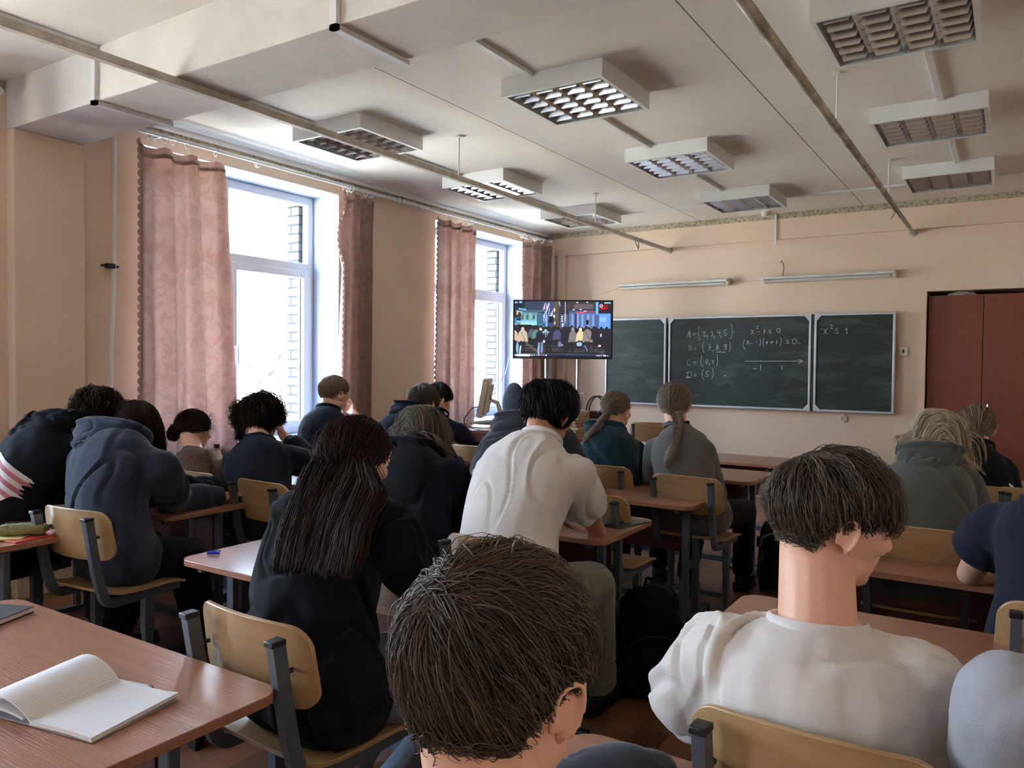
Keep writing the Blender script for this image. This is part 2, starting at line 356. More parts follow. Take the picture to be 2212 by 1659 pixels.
def hairmat(name, dark, light, rough=.42, spec=.4):
    t = NT(name); t.set(Roughness=rough); t.b.inputs['Specular IOR Level'].default_value = spec
    at = t.n('ShaderNodeAttribute'); at.attribute_name = 'tint'
    rp = t.n('ShaderNodeValToRGB'); rp.color_ramp.elements[0].color = srgb(*dark); rp.color_ramp.elements[1].color = srgb(*light)
    t.l(at.outputs['Fac'], rp.inputs[0]); t.l(rp.outputs[0], t.b.inputs['Base Color']); return t.m
M['h_black'] = hairmat('black_hair', (10, 10, 13), (28, 27, 31), .4, .3); M['h_dark'] = hairmat('dark_brown_hair', (26, 19, 18), (64, 46, 40), .55, .10)
M['h_brown'] = hairmat('brown_hair', (46, 38, 32), (106, 90, 76)); M['h_mid'] = hairmat('light_brown_hair', (96, 78, 62), (164, 138, 112))
M['h_ash'] = hairmat('ash_brown_hair', (66, 58, 50), (122, 108, 94)); M['h_blond'] = hairmat('dark_blond_hair', (120, 104, 82), (220, 204, 178)); M['h_ash2'] = hairmat('light_ash_brown_hair', (92, 80, 69), (164, 146, 128))
# ================================================================ the room
H_C = 2.92; XW = -4.78; YF = 8.2; XR = 1.35; YB = -3.6
WIN = [(-3.10, -1.35), (-.06, 1.69), (2.98, 4.73), (6.02, 7.77)]; ZS, ZT = .76, 2.77  # rearmost window is out of view, added to light the foreground
def wall_grid(A, Z, holes, axis, c0, c1):
    """solid wall with openings; A, Z grid lines; axis 'x' = wall normal along x"""
    mb = MB(); V = []; F = []; idx = {}
    def vid(i, j, k):
        if (i, j, k) not in idx:
            idx[(i, j, k)] = len(V); c = (c0, c1)[k]; V.append((c, A[i], Z[j]) if axis == 'x' else (A[i], c, Z[j]))
        return idx[(i, j, k)]
    def solid(i, j):
        if i < 0 or j < 0 or i >= len(A)-1 or j >= len(Z)-1: return False
        a = (A[i]+A[i+1])/2; z = (Z[j]+Z[j+1])/2
        return not any(h[0] < a < h[1] and h[2] < z < h[3] for h in holes)
    for i in range(len(A)-1):
        for j in range(len(Z)-1):
            if not solid(i, j): continue
            for k in (0, 1): F.append([vid(i, j, k), vid(i+1, j, k), vid(i+1, j+1, k), vid(i, j+1, k)])
            for di, dj, e in ((-1, 0, ((i, j), (i, j+1))), (1, 0, ((i+1, j), (i+1, j+1))), (0, -1, ((i, j), (i+1, j))), (0, 1, ((i, j+1), (i+1, j+1)))):
                if not solid(i+di, j+dj): F.append([vid(*e[0], 0), vid(*e[1], 0), vid(*e[1], 1), vid(*e[0], 1)])
    mb.add(V, F); return mb
def struct(o): o['kind'] = 'structure'; return o
ys = sorted([YB-.2, 2.16, 2.55, YF+.35] + [y for w in WIN for y in w])
struct(wall_grid(ys, [-.1, ZS, ZT, H_C+.1], [(a, b, ZS, ZT) for a, b in WIN], 'x', XW, -5.16).build('wall_left', M['wall'], smooth=False))
ys2 = sorted([YB-.2, YF+.35] + [y for a, b in WIN for y in (a+.07, b-.09)])
struct(wall_grid(ys2, [-4, ZS-.02, ZT-.05, 4.2], [(a+.07, b-.09, ZS-.02, ZT-.05) for a, b in WIN], 'x', -5.17, -5.31).build('wall_outside', M['brick'], smooth=False))
struct(wall_grid([XW-.4, -.685, .9, XR+.2], [-.1, 2.075, H_C+.1], [(-.685, .9, -.2, 2.075)], 'y', YF, YF+.18).build('wall_front', M['wall'], smooth=False))
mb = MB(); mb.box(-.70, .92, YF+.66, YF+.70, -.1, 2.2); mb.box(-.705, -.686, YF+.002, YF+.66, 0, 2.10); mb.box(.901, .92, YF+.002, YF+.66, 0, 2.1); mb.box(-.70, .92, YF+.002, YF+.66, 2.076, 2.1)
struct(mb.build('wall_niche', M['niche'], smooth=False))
struct(MB().box(XR, XR+.2, YB, YF+.2, -.1, H_C+.1).build('wall_right', M['wall'], smooth=False))
struct(MB().box(XW-.4, XR+.2, YB-.2, YB, -.1, H_C+.1).build('wall_back', M['wall'], smooth=False))
struct(MB().box(XW-.4, XR+.3, YB-.2, YF+.9, -.2, 0).build('floor', M['floor'], smooth=False))
struct(MB().box(XW-.72, XR+.3, YB-.3, YF+.9, H_C, H_C+.25).build('ceiling', M['ceiling'], smooth=False))
# cross beam and its pilaster
struct(MB().box(XW, XR, 2.16, 2.555, 2.652, H_C+.01).build('trim_1', M['plaster'], smooth=False, bevel=.006))
struct(MB().box(XW-.02, -4.70, 2.16, 2.555, 0, 2.652).build('trim_2', M['wall'], smooth=False, bevel=.006))
# step over the blackboard wall
struct(MB().box(-4.66, XR, YF-.045, YF+.01, 2.655, H_C).build('trim_3', M['wall'], smooth=False))
# wallpaper border strips
mb = MB(); mb.box(-4.66, XR, YF-.049, YF-.045, 2.862, 2.918); mb.box(XW, -4.66, YF-.004, YF, 2.862, 2.918)
struct(mb.build('trim_4', M['border'], smooth=False))
mb = MB(); mb.box(XW, XW+.004, 2.56, YF, 2.862, 2.918); mb.box(XW, XW+.004, YB, 2.155, 2.862, 2.918)
struct(mb.build('trim_5', M['border'], smooth=False))
# corner plaster corbel along the windows (soft painted cove)
mb = MB(); mb.cyl((XW+.03, 2.57, H_C-.005), (XW+.03, YF-.06, H_C-.005), .028, k=12)
struct(mb.build('trim_6', M['plaster']))
mb = MB(); mb.box(XW, XW+.018, YB, 2.16, 0, .07); mb.box(XW, XW+.018, 2.555, YF, 0, .07); struct(mb.build('baseboard_left', M['panel'], smooth=False, bevel=.004))
struct(MB().box(XW, -.70, YF-.018, YF, 0, .07).build('baseboard_front', M['cream_plastic'], smooth=False, bevel=.004))
# vertical boxed duct in the front left corner
struct(MB().box(-4.60, -4.50, YF-.06, YF, .07, 2.655).build('trim_7', M['wall'], smooth=False, bevel=.004))
# ---------------------------------------------------------------- windows
for wi, (a, b) in enumerate(WIN):
    xf0, xf1 = -5.155, -5.085; mullion = a + .86
    root = MB()
    for y0, y1 in ((a+.004, a+.062), (b-.062, b-.004), (mullion-.03, mullion+.03)): root.box(xf0, xf1, y0, y1, ZS+.004, ZT-.004)
    for z0, z1 in ((ZS+.004, ZS+.055), (ZT-.075, ZT-.004), (2.13, 2.20)):
        root.box(xf0+.001, xf1-.001, a+.06, mullion-.029, z0, z1); root.box(xf0+.001, xf1-.001, mullion+.029, b-.06, z0, z1)
    w = struct(root.build('window_%d' % (wi+1), M['pvc'], bevel=.006))
    for y0, y1, sash in ((a+.062, mullion-.03, False), (mullion+.03, b-.062, True)):
        sf = MB(); t = .062 if sash else .02; x0, x1 = (-5.14, -5.065) if sash else (-5.14, -5.10)
        z0, z1 = ZS+.05, 2.135
        sf.box(x0, x1, y0-.012, y0+t, z0, z1); sf.box(x0, x1, y1-t, y1+.012, z0, z1)
        sf.box(x0+.001, x1-.001, y0+t-.001, y1-t+.001, z0, z0+t); sf.box(x0+.001, x1-.001, y0+t-.001, y1-t+.001, z1-t, z1)
        s = sf.build('sash', M['pvc'], w, bevel=.007)
        g = MB().box(-5.122, -5.118, y0+t-.004, y1-t+.004, z0+t-.004, z1-t+.004).build('pane', M['glass'], s, smooth=False)
        g = MB().box(-5.122, -5.118, y0-.002, y1+.002, 2.198, ZT-.073).build('pane', M['glass'], w, smooth=False)
        if sash:
            gs = MB()
            for q in (y0+t+.001, y1-t-.007): gs.box(-5.112, -5.104, q, q+.006, z0+t, z1-t)
            gs.build('gasket', M['black_plastic'], s, smooth=False)
            hd = MB(); hy = y0+.03; hd.box(-5.066, -5.052, hy-.013, hy+.013, 1.44, 1.51); hd.tube([(-5.055, hy, 1.475), (-5.025, hy, 1.475), (-5.018, hy, 1.45), (-5.016, hy, 1.345)], .0095, 8)
            hd.build('window_handle', M['pvc'], s)
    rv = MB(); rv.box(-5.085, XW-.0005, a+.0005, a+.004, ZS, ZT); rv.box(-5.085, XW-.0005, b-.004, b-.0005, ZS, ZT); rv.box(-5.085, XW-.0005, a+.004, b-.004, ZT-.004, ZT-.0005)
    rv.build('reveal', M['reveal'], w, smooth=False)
    MB().box(-5.10, -4.69, a-.06, b+.06, ZS-.032, ZS+.002).build('window_sill', M['pvc'], w, bevel=.008)
# ---------------------------------------------------------------- outside
struct(MB().box(-60, -5.47, -30, 60, -4.2, -4.0).build('ground', simple('pale_dry_ground', (176, 172, 160), (150, 146, 134), .95, .3), smooth=False))
def branchy(seed, base, h, spread):
    rnd = random.Random(seed); mb = MB()
    def grow(p, d, L, r, dep):
        P = [np.array(p)]; dd = np.array(d)
        for i in range(4):
            dd = dd + np.array([rnd.uniform(-.16, .16) for _ in range(3)]) + np.array([0, 0, .05]); dd /= np.linalg.norm(dd); P.append(P[-1] + dd*L/4)
        mb.tube(P, 1.0, 4 if dep > 1 else 6, scale=[r*(1-.09*i) for i in range(5)])
        if dep >= 5: return
        for i in range(rnd.choice((3, 4, 4)) if dep < 3 else 3):
            k = rnd.choice((2, 3, 4)); nd = dd + np.array([rnd.uniform(-1, 1) for _ in range(3)])*spread; nd /= np.linalg.norm(nd)
            grow(P[k], nd, L*rnd.uniform(.55, .8), r*.6, dep+1)
    grow(base, (0, 0, 1), h, .12, 0); return mb
bark = simple('grey_bark', (62, 54, 48), (48, 42, 38), .95, 10)
for k, (x, y, h, s, lb) in enumerate(((-13.5, 10.6, 3.3, .9, 'bare tree seen through the lower pane of the nearer window'), (-16.5, 15.0, 3.4, .85, 'bare tree farther out behind the first bare tree'),
                                 (-15.5, 20.5, 3.2, .8, 'bare tree seen beyond the farther window'))):
    tag(branchy(11+k*7, (x, y, -4.0), h, s).build('leafless_tree', bark), lb, 'tree', 'bare trees outside the windows')
# ---------------------------------------------------------------- curtains, rails
def curtain(label, y0t, y1t, y0b, y1b, z0, z1, nf, seed, xc=-4.66, amp=.035, scal=(True, False), sag=.02, tuck=None):
    rnd = random.Random(seed); ph = [rnd.uniform(0, 6.28) for _ in range(6)]
    NU, NV = 170, 46; V = np.zeros((NV, NU, 3))
    for j in range(NV):
        v = j/(NV-1); z = z1 + (z0-z1)*v
        a = y0t + (y0b-y0t)*v**.8; b = y1t + (y1b-y1t)*v**.8
        for i in range(NU):
            u = i/(NU-1)
            w = math.sin(2*math.pi*nf*u + ph[0] + .5*math.sin(2.2*v+ph[1])) + .45*math.sin(2*math.pi*nf*1.9*u + ph[2] + v) + .3*math.sin(2*math.pi*nf*.5*u+ph[3]+1.4*v)
            am = amp*(.55 + .6*v**.5)
            y = a + (b-a)*u + .35*am*math.cos(2*math.pi*nf*u + ph[0])
            zz = z - (sag*abs(math.sin(math.pi*nf*u*1.0 + .4)) if v < .04 else 0)
            x = xc + am*w + .01*noise.noise((u*9, v*5, seed))
            if tuck and tuck[0] < z < tuck[1]:
                k = math.sin(math.pi*(z-tuck[0])/(tuck[1]-tuck[0])); y -= tuck[2]*k*max(0, 1-u*2.2)
            V[j, i] = (x, y, zz)
    V = V.reshape(-1, 3); Q = np.array([(j*NU+i, j*NU+i+1, (j+1)*NU+i+1, (j+1)*NU+i) for j in range(NV-1) for i in range(NU-1)])
    root = thing('curtain', label, 'curtain', (xc, (y0b+y1b)/2, z0)); off = np.array([xc, (y0b+y1b)/2, z0])
    c = link('curtain_cloth', np_mesh('curtain_cloth', V-off, Q), M['curtain'], root, smooth=False)
    s = c.modifiers.new('thick', 'SOLIDIFY'); s.thickness = .0012
    V3 = V.reshape(NV, NU, 3)
    for side, col in ((scal[0], 0), (scal[1], NU-1)):
        if not side: continue
        mb = MB(); d = -1 if col == 0 else 1; z = z1-.03; step = .052
        while z > z0+.03:
            v = (z1-z)/(z1-z0); p = V3[min(NV-1, int(v*(NV-1))), col] - off
            P = []
            for t in np.linspace(-1.57, 1.57, 8): P.append((p[0], p[1]+d*(math.cos(t)*.026-.002), p[2]+math.sin(t)*.027))
            n = len(P); Vv = P + [(q[0]+.0015, q[1], q[2]) for q in P]
            mb.add(Vv, [tuple(range(n)), tuple(range(2*n-1, n-1, -1))] + [(i, i+n, i+n+1, i+1) for i in range(n-1)]); z -= step
        e = mb.build('scalloped_edge', M['curtain'], root, smooth=False); e['kind'] = 'stuff'
    hem = MB(); P = V3[1]-off
    for k in (0,): hem.sweep(P[::3], [(-.003, -.012), (.003, -.012), (.003, .012), (-.003, .012)], side=(1, 0, 0))
    hem.build('top_hem', M['curtain'], root)
    return root, V3
curtain('rose curtain drawn over the left half of the nearer window, lit from behind', 2.87, 3.50, 2.87, 3.62, .40, 2.745, 3.2, 3, amp=.036)
curtain('narrow rose curtain bunched at the right side of the nearer window', 4.66, 5.04, 4.60, 4.98, .45, 2.77, 2.6, 8, amp=.04, tuck=(2.15, 2.62, .07))
curtain('rose curtain with scalloped edge on the left side of the farther window', 5.95, 6.55, 5.93, 6.50, .45, 2.765, 3.4, 5, amp=.036)
curtain('rose curtain in the front corner behind the television', 7.47, 8.12, 7.42, 8.06, .45, 2.765, 3.3, 9, amp=.04, scal=(True, True))
curtain('unseen rose curtain added to block light on the right side of the window nearest the photographer', 1.42, 1.84, 1.38, 1.80, .42, 2.76, 3.2, 14, amp=.036)  # out of view, added to keep window light off the beam
curtain('unseen rose curtain added to block light on the left side of the window nearest the photographer', -.35, .12, -.35, .14, .42, 2.76, 3.6, 17, amp=.036)  # also out of view, added to cut light from this window
for (a, b, lb, rings) in ((-.32, 2.02, 'white curtain rail over the window nearest the photographer', (-.3, -.15, .0, .1, 1.44, 1.55, 1.7)), (2.80, 5.30, 'white curtain rail over the nearer window', (2.93, 3.06, 3.12, 3.22, 3.44, 3.78, 3.80, 4.68, 4.71, 4.75, 4.92, 5.0)),
                          (5.47, 8.02, 'white curtain rail over the farther window', (6.05, 6.22, 6.38, 6.42, 6.47, 7.42, 7.45, 7.5, 7.56, 7.72, 7.88))):
    r = thing('curtain_rail', lb, 'curtain rail', (-4.66, (a+b)/2, 2.82)); yc = (a+b)/2
    MB().cyl((0, a-yc, 0), (0, b-yc, 0), .014, k=12).build('rod', M['white_paint'], r)
    for y, d in ((a, -1), (b, 1)):
        MB().lathe([(.004, 0), (.016, .004), (.017, .02), (.01, .028), (.02, .04), (.024, .055), (.015, .072), (.003, .078)], (0, y-yc, 0), 14, M=rotx(-d*math.pi/2)).build('finial', M['white_paint'], r)
    for y in (a+.25, b-.2):
        bk = MB(); bk.tube([(XW+4.66+.004, y-yc, .0), (-.03, y-yc, .0), (-.012, y-yc, -.016)], .007, 8); bk.lathe([(.001, 0), (.025, 0), (.025, .006), (.001, .007)], (XW+4.66, y-yc, 0), 14, M=roty(math.pi/2)); bk.build('bracket', M['white_paint'], r)
    for q, y in enumerate(rings):
        t = math.radians(8*math.sin(q*2.1)); P = [(.028*math.cos(k*math.pi/12), .028*math.sin(k*math.pi/12)*math.sin(t), 0) for k in range(25)]
        P = [(math.cos(k*math.pi/12)*.027, math.cos(k*math.pi/12)*.008*math.sin(q), math.sin(k*math.pi/12)*.027-.013) for k in range(25)]
        rg = MB(); rg.tube(np.array(P)+np.array([0, y-yc, 0]), .0028, 6); rg.tube([(0, y-yc, -.04), (.004, y-yc, -.052), (0, y-yc, -.062)], .0022, 5)
        rg.build('ring', M['pvc'], r)
# heating riser and its clamp
r = thing('heating_pipe', 'white heating pipe running up the wall left of the nearest curtain', 'pipe', (-4.735, 2.73, 0))
MB().tube([(0, .03, 0), (-.005, .01, .75), (0, .0, 1.3), (.004, .02, 1.8), (0, .035, 2.85)], .0125, 12).build('pipe', M['white_paint'], r)
c = MB(); c.box(-.02, .018, -.026, .026, 1.935, 1.965); c.box(-.012, .006, -.055, .055, 1.943, 1.957); c.build('clamp', M['dark_metal'], r, bevel=.002)
# thin wall cable left of the riser
tag(MB().tube([(XW+.004, 2.585, z) for z in np.linspace(.3, 2.65, 9)], .0035, 6).build('wall_cable', M['cream_plastic']), 'thin white cable running down the wall beside the pilaster', 'cable')
# ---------------------------------------------------------------- ceiling lamps
lampmat = simple('lamp_housing', (222, 224, 222), (214, 216, 214), .45, 4)
louvre = simple('louvre_metal', (190, 190, 188), None, .22, metal=.9); tubem = simple('lamp_tube', (206, 206, 200), None, .3)
inner = simple('lamp_reflector', (120, 120, 120), None, .4, metal=.3)
def make_lamp():
    r = thing('ceiling_lamp', 'x', 'ceiling lamp'); s = .305
    h = MB()
    h.box(-s, -s+.006, -s, s, -.092, 0); h.box(s-.006, s, -s, s, -.092, 0); h.box(-s+.006, s-.006, -s, -s+.006, -.092, 0); h.box(-s+.006, s-.006, s-.006, s, -.092, 0)
    h.build('housing', lampmat, r, smooth=False)
    MB().box(-s+.006, s-.006, -s+.006, s-.006, -.012, -.004).build('reflector', inner, r, smooth=False)
    f = MB()
    for a, b, c, d in ((-s, s, -s, -s+.022), (-s, s, s-.022, s), (-s, -s+.022, -s+.022, s-.022), (s-.022, s, -s+.022, s-.022)): f.box(a, b, c, d, -.096, -.092)
    f.build('rim', lampmat, r, smooth=False)
    g = MB(); q = s-.022
    for x in (-.1415, 0, .1415):          # V ribs along y
        g.add([(x-.028, -q, -.045), (x+.028, -q, -.045), (x, -q, -.093), (x-.028, q, -.045), (x+.028, q, -.045), (x, q, -.093)], [(0, 1, 2), (5, 4, 3), (0, 2, 5, 3), (1, 4, 5, 2), (0, 3, 4, 1)])
    for k in range(6):
        y = -q + (k+.5)*2*q/6
        for x in (-.212, -.0708, .0708, .212):
            g.add([(x-.066, y-.012, -.05), (x+.066, y-.012, -.05), (x+.066, y+.012, -.05), (x-.066, y+.012, -.05), (x-.05, y, -.092), (x+.05, y, -.092)], [(0, 1, 5, 4), (2, 3, 4, 5), (0, 4, 3), (1, 2, 5), (0, 3, 2, 1)])
    g.build('louvre', louvre, r, smooth=False)
    for x in (-.212, -.0708, .0708, .212): MB().cyl((x, -q+.01, -.03), (x, q-.01, -.03), .013, k=10).build('tube', tubem, r)
    return r
lamps = [(-3.74, 3.88, 'leftmost in the middle rank of ceiling lamps, over the nearer window'), (-3.74, 5.49, 'second lamp of the row along the windows'), (-3.74, 7.10, 'lamp of the window row closest to the corner with the television'),
         (-2.08, 3.88, 'large centre row ceiling lamp nearest the beam'), (-2.08, 5.49, 'middle lamp of the centre row'), (-2.08, 7.10, 'centre row ceiling lamp closest to the blackboard'),
         (-.45, 3.78, 'right row ceiling lamp cut by the top of the photo'), (-.45, 5.42, 'middle lamp of the right row with a gap at its end'), (-.45, 7.04, 'right row ceiling lamp closest to the wardrobe')]
lamp0 = make_lamp()
for i, (x, y, lb) in enumerate(lamps):
    o = lamp0 if i == 0 else copy_tree(lamp0); o.location = (x, y, H_C - .001); o['label'] = 'square white louvred lamp, unlit, ' + lb if len(lb.split()) < 11 else 'unlit ' + lb
    o['group'] = 'square louvred ceiling lamps'
# white cable trunking on the ceiling
def trunk(label, pts, w=.035, h=.022):
    mb = MB(); tag(mb.sweep(pts, [(-w/2, -h/2), (w/2, -h/2), (w/2, h/2), (-w/2, h/2)], side=(1, 0, 0)).build('cable_trunking', M['white_paint'], smooth=False, bevel=.002), label, 'trunking', 'white trunking on ceiling')
z = H_C-.011
for x, nm in ((-3.86, 'window'), (-2.2, 'centre'), (-.38, 'right')):
    ylist = ((2.555, 3.575), (4.185, 5.185), (5.795, 6.795)) if x < -1 else ((2.555, 3.475), (4.085, 5.115), (5.725, 6.735))
    for (a, b), w in zip(ylist, ('between beam and first lamp', 'between first and second lamps', 'between second and third lamps')):
        trunk('white trunking %s of the %s row' % (w, nm), [(x, a, z), (x, b, z)])
for x, nm in ((-3.86, 'left'), (-2.2, 'right')):
    mb = MB(); s_ = .018
    mb.box(x-s_, x+s_, 2.14, 2.16, 2.632, H_C); mb.box(x-s_, x+s_, 2.14, 2.57, 2.632, 2.652)
    tag(mb.build('cable_trunking', M['white_paint'], smooth=False), 'white trunking wrapped round the ceiling beam, %s of two' % nm, 'trunking', 'white trunking on the ceiling beam')
    trunk('white trunking on the ceiling this side of the beam, %s of two' % nm, [(x, .2, z), (x, 2.16, z)])
mb = MB()
for a, b in ((-3.42, -2.40), (-1.76, -.76), (-.13, XR-.02)): 
    tag(MB().box(a, b, 7.36, 7.385, H_C-.016, H_C).build('cable_trunking', M['white_paint'], smooth=False), {-3.42: 'crosswise trunking between window row and centre row lamps', -1.76: 'crosswise trunking between centre row and right row lamps', -.13: 'crosswise trunking right of the lamp near the wardrobe'}[a], 'trunking', 'crosswise trunking near the blackboard wall')
# hanging rails
for x, lb, mt, hy in ((-3.22, 'long square pipe hung under the ceiling on the window side', M['rail_paint'], (4.31, 6.39)), (-.81, 'long scuffed pipe hung under the ceiling on the right side', M['rail_dirty'], (4.41, 6.46))):
    r = thing('hanging_rail', lb, 'ceiling rail', (x, 3, 2.63))
    if x < -2:
        MB().box(-.019, .019, YB-3, YF-3+.0, -.018, .018).build('rail', mt, r, bevel=.003, smooth=False)
    else:
        MB().cyl((0, YB-3, 0), (0, 6.9-3, .0), .023, k=14).build('rail', mt, r); MB().cyl((0, 6.85-3, .0), (0, YF-3, 0), .018, k=12).build('rail_extension', M['rail_paint'], r)
        w = MB(); w.tube([(.0, 3.9, -.02), (-.02, 3.9, -.06), (-.03, 3.88, -.08)], .003, 5); w.tube([(.0, 3.9, -.02), (.02, 3.9, -.05), (.028, 3.92, -.075)], .003, 5); w.build('wire_ends', M['dark_metal'], r)
    for y in hy:
        hg = MB(); hg.cyl((0, y-3, .01), (0, y-3, H_C-2.63), .0055, k=8); hg.lathe([(.001, -.012), (.03, -.012), (.018, 0), (.001, 0)], (0, y-3, H_C-2.63), 12); hg.build('hanger', M['white_paint'], r)
    if x < -2:
        hk = MB(); hk.tube([(0, 4.30, .02), (0, 4.29, -.035), (.012, 4.31, -.07), (.0, 4.36, -.09), (0, 4.37, -.03), (0, 4.36, .02)], .004, 6); hk.build('hook', M['dark_metal'], r)
    MB().lathe([(.001, 0), (.04, 0), (.03, .012), (.001, .014)], (0, YF-3-.001, 0), 16, M=rotx(math.pi/2)).build('wall_flange', M['rail_paint'], r)
r = thing('smoke_detector', 'round cream smoke detector on the ceiling by the blackboard wall', 'smoke detector', (-2.12, 8.02, H_C))
MB().lathe([(.001, 0), (.05, 0), (.05, -.015), (.045, -.018), (.045, -.024), (.05, -.028), (.042, -.045), (.001, -.047)], (0, 0, 0), 24).build('case', M['cream_plastic'], r)
tag(MB().box(-2.07, -2.05, YF-.06, YF-.046, 2.60, H_C-.01).build('cable_duct', M['white_paint'], smooth=False, bevel=.002), 'short white vertical cable duct below the smoke detector', 'cable duct')
tag(MB().tube([(-2.02, YF-.006, 2.42), (-2.0, YF-.03, 2.44), (-1.985, YF-.01, 2.40), (-1.975, YF-.03, 2.34), (-1.99, YF-.02, 2.29), (-1.995, YF-.01, 2.265)], .0035, 6).build('loose_wire', M['dark_metal']), 'loop of loose wire dangling above the right wall lamp', 'wire')
# wall lamps over the board
for i, (x0, x1, lb) in enumerate(((-3.80, -2.54, 'left of two long white lamps above blackboard'), (-2.20, -.95, 'right of two long white lamps above blackboard'))):
    r = thing('wall_lamp', lb, 'wall lamp', ((x0+x1)/2, YF, 2.26), 0, 'long wall lamps above the blackboard'); w = (x1-x0)/2
    h = MB(); h.add([(-w, -.02, .022), (-w, -.10, .012), (-w, -.11, -.012), (-w, -.02, -.012), (w, -.02, .022), (w, -.10, .012), (w, -.11, -.012), (w, -.02, -.012)], [(0, 1, 2, 3), (7, 6, 5, 4), (0, 4, 5, 1), (1, 5, 6, 2), (2, 6, 7, 3), (3, 7, 4, 0)])
    h.build('housing', M['white_paint'], r, smooth=False, bevel=.003)
    MB().box(-w+.03, w-.01, -.07, -.002, -.045, -.012).build('base', M['cream_plastic'], r, smooth=False, bevel=.003)
    MB().cyl((-w+.04, -.085, -.03), (w-.04, -.085, -.03), .013, k=10).build('tube', tubem, r)
    MB().box(w-.012, w+.012, -.09, -.004, -.05, .026).build('end_cap', M['cream_plastic'], r, bevel=.003)
tag(MB().tube([(-4.18, YF-.004, 1.95), (-4.18, YF-.004, 2.16), (-3.82, YF-.004, 2.235)], .004, 6).build('wall_cable', M['cream_plastic']), 'thin cable on the wall from television to left wall lamp', 'cable')
tag(MB().tube([(-2.52, YF-.004, 2.25), (-2.36, YF-.004, 2.248), (-2.22, YF-.004, 2.25)], .004, 6).build('wall_cable', M['cream_plastic']), 'short cable joining the two wall lamps', 'cable')
